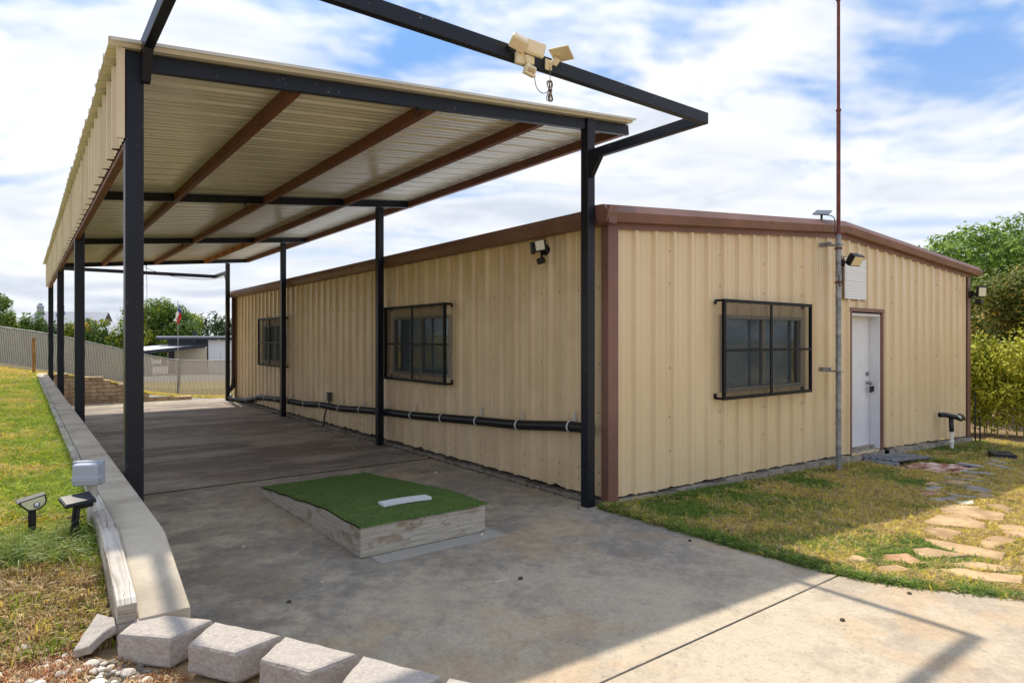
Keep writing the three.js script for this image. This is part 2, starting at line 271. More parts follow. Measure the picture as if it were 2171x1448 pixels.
// ------------------------------------------------------------------ concrete driveway in panels with open joints
function slabTone(x, z) {
  const n = fbm(x * 0.7 + 40, z * 0.7 + 9, 6, 256, 0.6), b = fbm(x * 2.6 + 4, z * 2.6 + 77, 5, 256, 0.6), f = fbm(x * 22, z * 22, 3), st = fbm(x * 0.9 + 140, z * 2.4 + 31, 5, 256, 0.6), speck = vnoise(x * 60, z * 60);
  const fine = fbm(x * 9 + 31, z * 9 + 12, 5, 256, 0.7);
  const lo = mix3(L3(146, 138, 128), L3(166, 152, 134), smooth(0.6, 2.6, z + (n - 0.5) * 2));  // dark tone lifted and warmed towards the sunlit end: sun put into colour
  let c = mix3(lo, L3(192, 178, 156), clamp((n - 0.5) * 1.8 + (b - 0.5) * 1.0 + (f - 0.5) * 0.5 + (fine - 0.5) * 1.5 + 0.5));
  c = mix3(c, L3(196, 160, 116), smooth(0.55, 0.7, fbm(x * 1.6 + 9, z * 1.6 + 150, 6, 256, 0.62)) * 0.3);          // iron-stained patches
  const back = smooth(-2.9, -3.6, z); c = mix3(c, mix3(L3(116, 102, 92), L3(168, 156, 144), clamp((st - 0.5) * 3.2 + (fine - 0.5) * 0.8 + 0.5)), back * 0.85 * smooth(-14.2, -13.2, z) + 0);   // browner, blotchier rear bays
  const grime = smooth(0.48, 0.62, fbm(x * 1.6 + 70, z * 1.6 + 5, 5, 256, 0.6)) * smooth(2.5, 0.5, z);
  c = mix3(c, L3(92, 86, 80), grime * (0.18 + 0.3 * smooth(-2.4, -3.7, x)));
  const oil = Math.exp(-(((x + 0.6) / 0.34) ** 2 + ((z + 2.45) / 0.13) ** 2)); c = mix3(c, L3(70, 62, 52), 0.55 * oil * smooth(0.3, 0.6, fbm(x * 5, z * 5, 4)));
  const gx = smooth(-2.36, -2.32, x) * smooth(-1.17, -1.21, x) * smooth(-2.6, -2.5, z) * smooth(0.27, 0.245, z); c = mix3(c, L3(186, 182, 172), gx * 0.75);   // clean strip where the mound stood
  const scr = smooth(0.06, 0.0, Math.abs(z - 1.05 + (x + 1.85) * 0.35) - 0.03) * smooth(0.11, 0.05, Math.abs(x + 1.86)) * smooth(0.45, 0.6, vnoise(x * 14, z * 90)); c = mix3(c, L3(206, 202, 196), scr * 0.7);
  const pit = smooth(0.83, 0.93, vnoise(x * 95 + 7, z * 95)) * 0.22, s = 0.83 + 0.13 * speck - pit; return [c[0] * s, c[1] * s, c[2] * s];
}
M.slab.map = tex(1024, 512, 12, 6, (zz, xx) => slabTone(xx < 1 ? xx : xx - 6, zz - 15));
M.slab.map.offset.set(15 / 12, 0);
M.slabNear = bump(std({ roughness: 0.86, map: tex(2048, 2048, 9, 9, (zz, xx) => slabTone(xx < 4.5 ? xx : xx - 9, zz < 5.6 ? zz : zz - 9)) }), grain, 0.0022);
{
  const drive = new THREE.Group(); drive.name = 'concrete_driveway'; drive.userData.kind = 'structure'; scene.add(drive);
  const bays = [[[-4.0, -14.75], [0.07, -14.75], [0.07, -5.115], [-4.0, -5.115]], [[-4.0, -5.105], [0.07, -5.105], [0.06, -3.222], [-4.0, -3.222]], [[-4.0, -3.166], [0.06, -3.166], [0.082, 0.088], [0.05, 0.7], [0.04, 1.6], [0.07, 2.15], [0.095, 2.404], [-4.05, 2.404]],
    [[-4.2, 2.416], [0.1, 2.416], [0.207, 2.735], [0.366, 2.96], [0.6, 3.33], [1.0, 3.8], [1.7, 4.4], [3, 5.2], [6, 6.2], [10, 7], [10, 9], [-4.2, 9]]];
  bays.forEach((b, i) => mesh('slab_panel', [prism(b, -0.12, 0, 0.006)], i > 1 ? M.slabNear : M.slab, drive));
  mesh('joint_filler', [span(-4, 0.05, -0.09, -0.001, -3.172, -3.216), span(-4, 0.05, -0.09, -0.001, -5.106, -5.114), span(-4, 0.09, -0.09, -0.014, 2.405, 2.415)], std({ color: L3(34, 30, 27), roughness: 1 }), drive);
}

// ------------------------------------------------------------------ the tan metal building
const WZ = 0.06, WX = 0.226, FAR = -13.95, RX = 10.0;                 // wall planes: front z, left x, rear z, right x
const eaveL = 2.80, ridgeX = 4.946, ridgeY = 3.165, eaveR = 2.86;
const rakeY = (x) => (x < ridgeX ? lerp(eaveL, ridgeY, (x - 0.16) / (ridgeX - 0.16)) : lerp(ridgeY, eaveR, (x - ridgeX) / (10.34 - ridgeX)));
const frontFoot = table([[0.2, 0.045], [3.2, 0.015], [6.3, -0.06], [9.8, -0.185]]);
const chip = (u, s) => 0.016 * smooth(0.55, 0.8, fbm(u * 11 + s, s * 3.1, 4));
const shop = thing('metal_building', 'long tan ribbed-metal building with brown trim and low gable roof', 'building');
{
  const doorHole = [5.235, 6.255, -1, 2.062], winHole = [2.08, 3.88, 1.03, 1.94];
  const sideHoles = [[2.98, 4.68, 1.12, 1.99], [9.736, 11.436, 1.12, 1.99]];
  const runs = (u0, u1, v0, v1, place, holes, lift, mat) => {   // a panel cut right through by an opening is two pieces
    const h = holes.find((q) => q[0] <= u0 && q[1] >= u1);
    if (!h) return mesh('wall_panel', [sheet(u0, u1, v0, v1, place, holes, lift)], mat, shop);
    if (h[2] > -0.5) mesh('wall_panel', [sheet(u0, u1, v0, h[2], place, [], lift)], mat, shop);
    return mesh('wall_panel', [sheet(u0, u1, h[3], v1, place, [], lift)], mat, shop);
  };
  for (let u = 0.2, k = 0; u < RX; u += PANEL, k++) runs(u, Math.min(RX, u + PANEL + 0.012), (x) => frontFoot(x) + chip(x, 4), (x) => rakeY(x) - 0.03, (a, v, w) => [a, v, WZ + w], [doorHole, winHole], (k % 2) * 0.0016, M.siding);
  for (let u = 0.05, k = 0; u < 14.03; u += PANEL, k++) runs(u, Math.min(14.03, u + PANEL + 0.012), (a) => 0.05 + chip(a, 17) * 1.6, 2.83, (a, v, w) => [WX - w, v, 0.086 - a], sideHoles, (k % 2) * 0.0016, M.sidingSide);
  mesh('rear_wall', [sheet(0.2, RX, -0.2, (x) => rakeY(x) - 0.03, (a, v, w) => [a, v, FAR - w])], M.siding, shop);
  mesh('right_wall', [sheet(0, 14, -0.2, 2.85, (a, v, w) => [RX - 0.03 + w, v, 0.05 - a])], M.siding, shop);
  mesh('roof_sheet', [sheet(0, 14.2, 0.23, ridgeX, (a, v, w) => [v, rakeY(v) + 0.11 + w, 0.16 - a])], M.roofTop, shop);
  mesh('roof_sheet', [sheet(0, 14.2, ridgeX, 10.3, (a, v, w) => [v, rakeY(v) + 0.11 + w, 0.16 - a])], M.roofTop, shop);
  mesh('floor', [span(0.3, 9.9, -0.05, 0, -13.9, 0)], M.foundation, shop);
  // foundation: an uneven concrete ledge that shows below the sheets
  const pos = []; const ledge = (a, b) => { const q = [[...a[0]], [...b[0]], [...b[1]], [...a[1]]]; for (const t of [0, 1, 2, 0, 2, 3]) pos.push(...q[t]); };
  for (let i = 0; i < 60; i++) {
    const xa = lerp(0.13, 10.02, i / 60), xb = lerp(0.13, 10.02, (i + 1) / 60), ya = frontFoot(xa) - 0.012 - 0.03 * fbm(xa * 3, 2, 3), yb = frontFoot(xb) - 0.012 - 0.03 * fbm(xb * 3, 2, 3), za = 0.125 + 0.02 * fbm(xa * 2, 7, 3), zb = 0.125 + 0.02 * fbm(xb * 2, 7, 3);
    if (xb > 5.24 && xa < 6.26) continue;
    ledge([[xa, -0.7, za + 0.01], [xa, ya, za]], [[xb, -0.7, zb + 0.01], [xb, yb, zb]]); ledge([[xa, ya, za], [xa, ya + 0.008, 0.0]], [[xb, yb, zb], [xb, yb + 0.008, 0.0]]);
  }
  for (let i = 0; i < 80; i++) {
    const za = lerp(0.13, -13.98, i / 80), zb = lerp(0.13, -13.98, (i + 1) / 80), f = (z) => 0.05 - 0.012 - 0.035 * fbm(z * 3, 5, 3), gx = (z) => 0.14 + 0.03 * fbm(z * 2, 3, 3);
    ledge([[gx(za) - 0.012, -0.7, za], [gx(za), f(za), za]], [[gx(zb) - 0.012, -0.7, zb], [gx(zb), f(zb), zb]]); ledge([[gx(za), f(za), za], [0.3, f(za), za]], [[gx(zb), f(zb), zb], [0.3, f(zb), zb]]);
  }
  mesh('foundation', [raw(pos), span(5.24, 6.26, -0.7, -0.075, -0.3, 0.13)], M.foundation, shop);
  // corner trim
  mesh('corner_trim', [rspan(0.182, 0.328, 0.02, 2.79, 0.09, 0.102), rspan(0.182, 0.194, 0.021, 2.789, 0.0, 0.0901)], M.trim, shop);
  mesh('corner_trim', [rspan(9.87, 10.02, -0.2, 2.86, 0.086, 0.1), rspan(10.008, 10.022, -0.2, 2.86, -0.05, 0.0861)], M.trim, shop);
  mesh('corner_trim', [rspan(0.178, 0.3, 0.02, 2.79, -13.99, -13.975), rspan(0.178, 0.192, 0.021, 2.789, -13.85, -13.9751)], M.trim, shop);
  // rake trim in lengths along the gable: sloped top, upright face, frieze below
  const rake = (xa, xb, name) => {
    const P = [[0.005, 0.0], [0.1, 0.005], [0.125, 0.095], [0.055, 0.178], [-0.2, 0.19]], pos = [];
    for (let i = 0; i + 1 < P.length; i++) { const [z0, y0] = P[i], [z1, y1] = P[i + 1], q = [[xa, rakeY(xa) + y0, 0.086 + z0], [xb, rakeY(xb) + y0, 0.086 + z0], [xb, rakeY(xb) + y1, 0.086 + z1], [xa, rakeY(xa) + y1, 0.086 + z1]]; for (const t of [0, 1, 2, 0, 2, 3]) pos.push(...q[t]); }
    for (const x of [xa, xb]) { const c = P.map(([z, y]) => [x, rakeY(x) + y, 0.086 + z]); for (let i = 1; i + 1 < c.length; i++) pos.push(...c[0], ...c[i], ...c[i + 1]); }
    mesh(name, [raw(pos)], M.trim, shop);
  };
  for (const [a, b] of [[0.07, 2.95], [2.958, 4.2], [4.206, ridgeX], [ridgeX, 7.6], [7.606, 10.34]]) rake(a, b, 'rake_trim');
  const fr = (xa, xb) => raw([[xa, rakeY(xa) - 0.06], [xb, rakeY(xb) - 0.06], [xb, rakeY(xb) + 0.02], [xa, rakeY(xa) - 0.06], [xb, rakeY(xb) + 0.02], [xa, rakeY(xa) + 0.02]].flatMap(([x, y]) => [x, y, 0.1]));
  mesh('frieze_trim', [fr(0.19, ridgeX), fr(ridgeX, 10.0)], M.trim, shop);
  // eave gutter along the left side, in lengths
  for (let z = 0.2, k = 0; z > FAR - 0.2; z -= 3.06, k++) {
    const z1 = Math.max(FAR - 0.2, z - 3.055), g = extrude([[0.2, 2.785], [0.1, 2.785], [0.07, 2.87], [0.105, 2.955], [0.21, 2.965]], z - z1, 0); g.translate(0, 0, z1); mesh('gutter', [g], M.trim, shop);
  }
  const dsp = mesh('downspout', [rspan(0.1, 0.19, 0.56, 2.8, -13.98, -13.9, 0.012)], std({ color: L3(74, 46, 38), roughness: 0.5 }), shop);
  // screws
  const scr = []; const R = rng(5); const screw = (x, y, z) => scr.push(mv(new THREE.OctahedronGeometry(0.009, 0), x, y, z));
  for (let k = 0; k < 32; k++) { const x = 0.2 + (k + 0.42) * RIB; for (const y of [2.133, 0.16, 0.22 * R() + 0.2]) if (!(x > 5.2 && x < 6.3 && y < 2.1) && !(y > 1 && y < 2 && x > 2.05 && x < 3.9)) screw(x, y + frontFoot(x) * (y < 1 ? 1 : 0) + (R() - 0.5) * 0.012, WZ + 0.004); }
  for (let k = 1; k < 11; k++) for (const y of [2.25, 1.35, 0.8, 0.45, 2.62]) { const x = 0.2 + k * PANEL + 0.05; if (!(x > 5.2 && x < 6.3) && !(x > 2 && x < 3.95 && y > 0.95 && y < 2)) screw(x, y + (R() - 0.5) * 0.05, WZ + 0.006); }
  for (let k = 0; k < 45; k++) { const a = (k + 0.5) * RIB; for (const y of [2.17, 0.18, 0.3]) screw(WX - 0.004, y + (R() - 0.5) * 0.02, 0.086 - a); if (k % 3 === 0) for (const y of [1.4, 0.9]) screw(WX - 0.006, y, 0.086 - a); }
  stuff(mesh('screw_heads', scr, std({ color: L3(84, 68, 48), roughness: 0.6 }), shop));
  // windows: sliding aluminium frames, glass, a blind close behind
  const blindA = std({ roughness: 0.9, map: tex(256, 256, 1, 1, (x, y) => mix3(L3(190, 195, 204), L3(212, 216, 222), fbm(x * 4, y * 64, 3, 64))) });
  function windowAt(place, w, y0, y1, blind) {
    const win = new THREE.Group(); win.name = 'window'; shop.add(win); place(win);
    const f = 0.045, h = y1 - y0;
    mesh('frame', [rspan(0, w, y0, y0 + f, -0.05, 0.022), rspan(0, w, y1 - f, y1, -0.05, 0.022), rspan(0, f, y0 + f, y1 - f, -0.05, 0.021), rspan(w - f, w, y0 + f, y1 - f, -0.05, 0.021), rspan(w / 2 - 0.03, w / 2 + 0.03, y0 + f, y1 - f, -0.045, 0.012)], M.alu, win);
    mesh('pane', [span(f, w / 2 - 0.03, y0 + f, y1 - f, -0.018, -0.014)], M.glass, win);
    mesh('pane', [span(w / 2 + 0.03, w - f, y0 + f, y1 - f, -0.03, -0.026)], M.glass, win);
    mesh('blind', [span(0.02, w - 0.02, y0 + h * 0.02, y1 - 0.02, -0.13, -0.125)], blind, win);
    mesh('reveal', [span(-0.01, w + 0.01, y0 - 0.02, y0, -0.14, -0.02), span(-0.01, w + 0.01, y1, y1 + 0.02, -0.14, -0.02), span(-0.02, 0, y0, y1, -0.14, -0.02), span(w, w + 0.02, y0, y1, -0.14, -0.02)], M.dark, win);
    return win;
  }
  windowAt((o) => o.position.set(2.08, 0, WZ + 0.01), 1.8, 1.03, 1.94, blindA);
  windowAt((o) => { o.position.set(WX - 0.01, 0, -4.594); o.rotation.y = -Math.PI / 2; }, 1.7, 1.12, 1.99, blindA);
  windowAt((o) => { o.position.set(WX - 0.01, 0, -11.35); o.rotation.y = -Math.PI / 2; }, 1.7, 1.12, 1.99, blindA);
  // recessed door
  const door = new THREE.Group(); door.name = 'door'; shop.add(door);
  mesh('leaf', [rspan(5.29, 6.2, -0.045, 2.0, -0.115, -0.075, 0.003)], M.doorWhite, door);
  mesh('jamb', [span(6.2, 6.24, -0.05, 2.03, -0.13, 0.07), span(6.19, 6.2, -0.05, 2.0, -0.071, -0.045), span(5.25, 5.288, -0.05, 2.03, -0.13, 0.07), span(5.25, 6.24, 2.001, 2.04, -0.131, 0.071)], M.doorWhite, door);
  mesh('sill', [rspan(5.26, 6.23, -0.07, -0.047, -0.12, 0.05, 0.004)], M.alu, door);
  mesh('casing', [rspan(5.2, 5.25, -0.09, 2.1, 0.062, 0.105), rspan(6.24, 6.29, -0.1, 2.1, 0.062, 0.105), rspan(5.19, 6.3, 2.06, 2.115, 0.061, 0.112)], M.trim, door);
  const steel = std({ color: L3(150, 146, 140), roughness: 0.3, metalness: 0.8 });
  mesh('deadbolt', [rod([6.1, 1.11, -0.075], [6.1, 1.11, -0.045], 0.03, 16)], steel, door);
  mesh('lock_box', [rbox(0.045, 0.1, 0.03, 0.008, 6.1, 0.87, -0.005), rbox(0.04, 0.085, 0.02, 0.006, 6.135, 0.88, 0.012)], M.black, door);
  mesh('knob', [rod([6.1, 0.97, -0.075], [6.1, 0.97, -0.03], 0.018, 12), mv(new THREE.SphereGeometry(0.032, 14, 10), 6.1, 0.97, -0.018)], steel, door);
  // slatted white cover over the old vent opening, each board its own
  const cover = new THREE.Group(); cover.name = 'vent_cover'; shop.add(cover);
  const rc = rng(8);
  for (let k = 0; k < 16; k++) { const y = 2.24 + k * 0.0375; mesh('slat', [rspan(5.035, 5.69 + (rc() - 0.5) * 0.012, y, y + 0.0345, 0.094, 0.106 + rc() * 0.004, 0.003)], M.white, cover); }
  mesh('backing_board', [span(5.02, 5.68, 2.225, 2.85, 0.09, 0.0935)], std({ color: L3(150, 128, 104), roughness: 0.9 }), cover);
}
// ------------------------------------------------------------------ steel carport
const CW = 3.9, ROW = 4.655, beamTop = (x) => 3.812 + 0.1 * x;
const carport = thing('carport', 'black steel carport with ribbed cream roof sloping to a side fascia', 'carport');
{
  for (let i = 0; i < 4; i++) {
    const z = -i * ROW;
    mesh('post', [rspan(-0.05, 0.05, 0, beamTop(0) + (i ? -0.11 : 0.0), z - 0.05, z + 0.05, 0.006)], M.post, carport);
    mesh('post', [rspan(-CW - 0.05, -CW + 0.05, 0, beamTop(-CW) - (i ? 0.11 : 0), z - 0.05, z + 0.05, 0.006)], M.post, carport);
    const b = barTo([i ? -CW - 0.04 : -CW + 0.05, beamTop(i ? -CW - 0.04 : -CW + 0.05) - 0.05, z], [0.56, beamTop(0.56) - 0.05, z], 0.05, 0.1); mesh('beam', [b], M.post, carport);
  }
  // brown purlins between the beams
  for (const x of [-2.87, -1.75, -0.58, 0.5]) for (let i = 0; i < 3; i++) {
    const za = -i * ROW - 0.027, zb = -(i + 1) * ROW + 0.027, y = beamTop(x) - 0.052, rusty = i === 2 && x === -0.58;
    mesh('purlin', [span(x - 0.025, x - 0.021, y - 0.05, y + 0.048, za, zb), span(x - 0.0209, x + 0.03, y - 0.05, y - 0.046, za, zb), span(x - 0.0209, x + 0.03, y + 0.044, y + 0.048, za, zb), span(x + 0.026, x + 0.03, y - 0.0459, y - 0.032, za, zb)], rusty ? M.rustPurlin : M.purlin, carport);
  }
  for (let i = 0; i < 3; i++) {
    const za = -i * ROW - 0.052, zb = -(i + 1) * ROW + 0.052;
    mesh('purlin', [span(-3.95, -3.9, 2.835, 2.935, za, zb)], M.purlin, carport); mesh('purlin', [span(-3.95, -3.9, 3.31, 3.41, za, zb)], M.purlin, carport);
  }
  // ribbed roof and fascia, panel by panel
  const rr = rng(3);
  for (let u = 0, k = 0; u < 14.3; u += PANEL, k++) {
    const e = -4.035 - rr() * 0.012, u1 = Math.min(14.3, u + PANEL + 0.02);
    mesh('roof_panel', [sheet(u, u1, e, 0.553, (a, v, w) => [v, beamTop(v) + 0.006 + w, 0.12 - a], [], (k % 2) * 0.0015)], M.roofSheet, carport);
  }
  for (let u = 0, k = 0; u < 14.2; u += PANEL, k++) mesh('fascia_panel', [sheet(u, Math.min(14.2, u + PANEL + 0.02), 2.868 + rr() * 0.006, 3.395, (a, v, w) => [-3.957 - w, v, 0.075 - a], [], (k % 2) * 0.0015)], M.fascia, carport);
  mesh('fascia_end_trim', [span(-4.0, -3.956, 2.87, 3.415, 0.078, 0.082)], M.fascia, carport);
  mesh('roof_edge_trim', [barTo([-4.035, beamTop(-4.035) + 0.03, 0.128], [0.555, beamTop(0.555) + 0.03, 0.128], 0.012, 0.02)], M.roofSheet, carport);
  // open frames that stand out in front and behind
  for (const [s, z0] of [[1, 0], [-1, -3 * ROW]]) {
    const a = z0 + s * 0.051, b = z0 + s * 1.40;
    for (const x of [-3.843, -0.018]) {
      mesh('frame_arm', [rspan(x - 0.028, x + 0.028, 3.405, 3.497, a, b - s * 0.05, 0.005)], M.post, carport);
      const g = extrude([[0, 0], [0.155 * s, 0], [0.035 * s, -0.165], [0.0, -0.17]], 0.05, 0); g.rotateY(-Math.PI / 2); g.translate(x + 0.025, 3.404, a); mesh('brace', [g], M.post, carport);
    }
    mesh('frame_bar', [rspan(-3.871, 0.01, 3.405, 3.497, b - s * 0.05, b, 0.005)], M.post, carport);
  }
  // eye hooks under the beams
  for (const [x, z] of [[-1.9, 0], [-2.0, -ROW], [-1.95, -2 * ROW], [-1.94, -3 * ROW]]) {
    const y = beamTop(x) - 0.105; const t = new THREE.TorusGeometry(0.022, 0.005, 6, 14); t.translate(x, y - 0.045, z); mesh('hook', [rod([x, y, z], [x, y - 0.026, z], 0.005, 6), t, rod([x - 0.02, y - 0.004, z], [x + 0.02, y - 0.004, z], 0.007, 6)], M.steelDark, carport);
  }
}
single('hanging_rope', [tube([[-1.94, 3.46, -13.93], [-1.93, 2.9, -13.9], [-1.935, 2.2, -13.9], [-1.905, 1.35, -13.9]], 0.006, 5), tube([[-1.94, 3.44, -13.93], [-1.5, 3.3, -13.92], [-1.0, 3.235, -13.9], [-0.5, 3.24, -13.9], [-0.05, 3.33, -13.91]], 0.007, 5), tube([[-0.055, 3.33, -13.92], [-0.06, 2.6, -13.9], [-0.02, 1.9, -13.9]], 0.006, 5)], std({ color: L3(150, 128, 92), roughness: 1 }), 'thin tan rope hanging from the carport\'s far beam', 'rope');

// ------------------------------------------------------------------ low concrete wall beside the lawn, with its timber edging
{
  const P = [[14.72, -0.1], [14.72, 0.83], [10.5, 0.835], [6.2, 0.826], [2.6, 0.834], [-1.42, 0.826], [-1.5, 0.818], [-2.02, 0.668], [-2.02, -0.1]];
  const g = extrude(P.map(([a, b]) => [a, b]), 0.168 - 0.02, 0.01);                     // outline in (-z, y), run across x
  g.rotateY(Math.PI / 2); g.translate(-4.128 + 0.01, 0, 0);
  // uneven hand-floated faces
  const p = g.attributes.position; for (let i = 0; i < p.count; i++) { const x = p.getX(i), y = p.getY(i), z = p.getZ(i); if (y > 0.3) p.setXYZ(i, x, y, z); }
  single('concrete_wall', [g], M.curb, 'low pale concrete wall between carport and raised lawn, its near end sloping down', 'wall');
  const t = thing('timber_edging', 'weathered grey timber boards along lawn side of the low concrete wall', 'timber edging');
  const cuts = [-14.6, -12.2, -9.8, -7.4, -5.0, -2.6, -0.9, 0.62], r = rng(31);
  for (let i = 0; i + 1 < cuts.length; i++) { const dy = (r() - 0.5) * 0.012; mesh('board', [rspan(-4.178, -4.132, 0.69, 0.838 + dy, cuts[i] + 0.004, cuts[i + 1] - 0.004, 0.006)], M.board, t); }
  const g2 = extrude([[-0.63, 0.68], [-0.63, 0.838], [-1.3, 0.848], [-1.45, 0.845], [-1.98, 0.735], [-2.0, 0.72], [-2.0, 0.56], [-0.63, 0.6]], 0.05, 0.006); g2.rotateY(Math.PI / 2); g2.translate(-4.186, 0, 0);
  mesh('board', [g2], M.board, t).userData.label = 'sawn end board with open growth rings';
}

// ------------------------------------------------------------------ block wall curving round the lawn's near corner
function blockGeo(fw, bw, d, h, seed) {   // tapered concrete block, chipped and rounded; wide face along +z side
  const g = extrude([[-fw / 2, 0], [fw / 2, 0], [bw / 2, -d], [-bw / 2, -d]], h - 0.024, 0.012); g.rotateX(-Math.PI / 2); g.translate(0, 0.012, 0);
  return g;
}
{
  const w = thing('block_wall', 'curved dry-laid wall of pale concrete garden blocks at the foreground edge', 'block wall');
  const tops = [[[-4.197, 2.089], [-4.105, 1.94], [-3.915, 2.16], [-4.064, 2.229], 0.66], [[-4.024, 2.305], [-3.913, 2.176], [-3.761, 2.429], [-3.919, 2.465], 0.66], [[-3.868, 2.549], [-3.753, 2.444], [-3.612, 2.702], [-3.774, 2.725], 0.66], [[-3.725, 2.838], [-3.602, 2.725], [-3.464, 2.981], [-3.62, 3.02], 0.66], [[-3.58, 3.12], [-3.455, 2.995], [-3.32, 3.26], [-3.48, 3.3], 0.66]];
  tops.forEach((b, i) => {
    const poly = [b[0], b[3], b[2], b[1]].reverse(); mesh('block', [roughPrism(poly, b[4] - 0.104, b[4], 0.013, 50 + i)], M.block, w);
  });
  // the courses below, seen only from the driveway side
  for (let c = 0; c < 5; c++) for (let i = 0; i < 6; i++) {
    const t = i + (c % 2 ? 0.5 : 0), k = Math.min(4.99, t), a = Math.floor(k), A = tops[a][1], B = tops[a][2], f = k - a, x = lerp(A[0], B[0], f), z = lerp(A[1], B[1], f), dx = B[0] - A[0], dz = B[1] - A[1], l = Math.hypot(dx, dz), ux = dx / l, uz = dz / l, L = 0.26;
    if (i === 5 && c % 2) continue;
    const q = [[x, z], [x + ux * L, z + uz * L], [x + ux * (L - 0.04) - uz * 0.12, z + uz * (L - 0.04) + ux * 0.12], [x + ux * 0.04 - uz * 0.12, z + uz * 0.04 + ux * 0.12]];
    mesh('block', [prism(q, 0.552 - (c + 1) * 0.11, 0.552 - c * 0.11 - 0.004, 0.012)], M.block, w);
  }
}
function roughPrism(poly, y0, y1, ch, seed) {   // prism with worn edges and a pitted skin: subdivided and displaced
  const g0 = prism(poly, y0, y1, ch); let g = g0.index ? g0.toNonIndexed() : g0;
  for (let k = 0; k < 3; k++) g = subdivide(g);
  const p = g.attributes.position, n = new THREE.Vector3();
  const cx = poly.reduce((s, q) => s + q[0], 0) / poly.length, cz = poly.reduce((s, q) => s + q[1], 0) / poly.length, cy = (y0 + y1) / 2;
  for (let i = 0; i < p.count; i++) {
    const x = p.getX(i), y = p.getY(i), z = p.getZ(i); n.set(x - cx, (y - cy) * 1.5, z - cz).normalize();
    const k = (fbm(x * 26 + seed + y * 9, z * 26 + y * 31, 4) - 0.5) * 0.009; p.setXYZ(i, x + n.x * k, y + n.y * k, z + n.z * k);
  }
  g.deleteAttribute('normal'); g.deleteAttribute('uv'); g.computeVertexNormals(); return g;
}
function subdivide(g) {
  const p = g.attributes.position.array, o = new Float32Array(p.length * 4); let k = 0;
  for (let i = 0; i < p.length; i += 9) {
    const a = [p[i], p[i + 1], p[i + 2]], b = [p[i + 3], p[i + 4], p[i + 5]], c = [p[i + 6], p[i + 7], p[i + 8]], m = (s, t) => [(s[0] + t[0]) / 2, (s[1] + t[1]) / 2, (s[2] + t[2]) / 2], ab = m(a, b), bc = m(b, c), ca = m(c, a);
    for (const t of [a, ab, ca, ab, b, bc, ca, bc, c, ab, bc, ca]) { o[k++] = t[0]; o[k++] = t[1]; o[k++] = t[2]; }
  }
  const n = new THREE.BufferGeometry(); n.setAttribute('position', new THREE.BufferAttribute(o, 3)); n.setAttribute('uv', new THREE.BufferAttribute(new Float32Array(o.length / 3 * 2), 2)); n.computeVertexNormals(); return n;
}
// stepped block wall at the far end of the driveway, block by block
{
  const w = thing('stepped_block_wall', 'stepped tan concrete block wall at the far end of the carport', 'block wall'), r = rng(77);
  const top = table([[-3.9, 0.82], [-3.58, 0.82], [-3.57, 0.72], [-2.88, 0.72], [-2.87, 0.62], [-2.5, 0.62], [-2.49, 0.52], [-2.2, 0.52], [-2.19, 0.42], [-2.0, 0.42], [-1.99, 0.32], [-1.85, 0.32], [-1.84, 0.22], [-1.69, 0.22], [-1.68, 0.12], [-0.72, 0.12], [-0.71, 0]]);
  for (let c = 0; c < 8; c++) for (let i = 0; i < 13; i++) {
    const x0 = -3.94 + (i + (c % 2 ? 0.5 : 0)) * 0.293, x1 = x0 + 0.283; if (top((x0 + x1) / 2) < (c + 1) * 0.1 - 0.01) continue;
    mesh('block', [rspan(x0, x1, c * 0.1 + 0.003, c * 0.1 + 0.095, -15.0 - c * 0.008, -14.78 - c * 0.008 + r() * 0.008, 0.008)], M.farBlock, w);
  }
}
// ------------------------------------------------------------------ chain-link fence with slats
{
  const f = thing('chain_link_fence', 'grey slatted chain-link fence running down the slope behind the carport', 'fence');
  const topAt = table([[-30, 3.0], [-8, 2.4], [-4.935, 2.014], [-3.81, 1.826], [-3.13, 1.66], [-1.87, 1.319], [-1.26, 1.159], [-0.7, 1.02], [-0.18, 0.936], [0.4, 0.905], [1.27, 0.891], [14, 0.75]]), Z = -19.6;
  const slats = [], wires = [], lean = 0.05;
  for (let x = -9; x < 8; x += 0.042) { const b = fenceGround(x) + 0.03, t = topAt(x) - 0.015; slats.push(barTo([x - lean, b, Z], [x + lean * 0.2, t, Z + 0.001], 0.004, 0.029)); }
  stuff(mesh('slats', slats, std({ color: L3(216, 214, 214), roughness: 0.6, transmission: 0.3, thickness: 0 }), f));
  for (const s of [1, -1]) for (let x = -11; x < 10; x += 0.075) {
    let prev = null; for (let k = 0; k <= 4; k++) { const xx = x + s * k * 0.33, y = lerp(fenceGround(xx) + 0.02, topAt(xx) + 0.01, k / 4), p = [xx, y, Z + 0.022]; if (prev && xx > -9 && xx < 8) wires.push(rod(prev, p, 0.0022, 4)); prev = p; }
  }
  stuff(mesh('wire_mesh', wires, std({ color: L3(120, 122, 126), roughness: 0.5, metalness: 0.5 }), f));
  const rail = []; for (let x = -9; x < 8; x += 0.5) rail.push(rod([x, topAt(x), Z], [x + 0.5, topAt(x + 0.5), Z], 0.018, 8)); mesh('top_rail', rail, M.galv, f);
  for (const x of [-8.7, -5.9, -3.0, -0.17, 2.7, 5.5]) mesh('fence_post', [rod([x + (x === -0.17 ? -0.1 : 0), fenceGround(x) - 0.3, Z + 0.05], [x, topAt(x) + 0.03, Z + 0.05], 0.032, 10)], M.galv, f);
}
single('wooden_stake', [rspan(-4.24, -4.17, 0.5, 1.68, -15.24, -15.18, 0.004)], M.stakeWood, 'brown wooden stake standing at far end of the low concrete wall', 'stake');

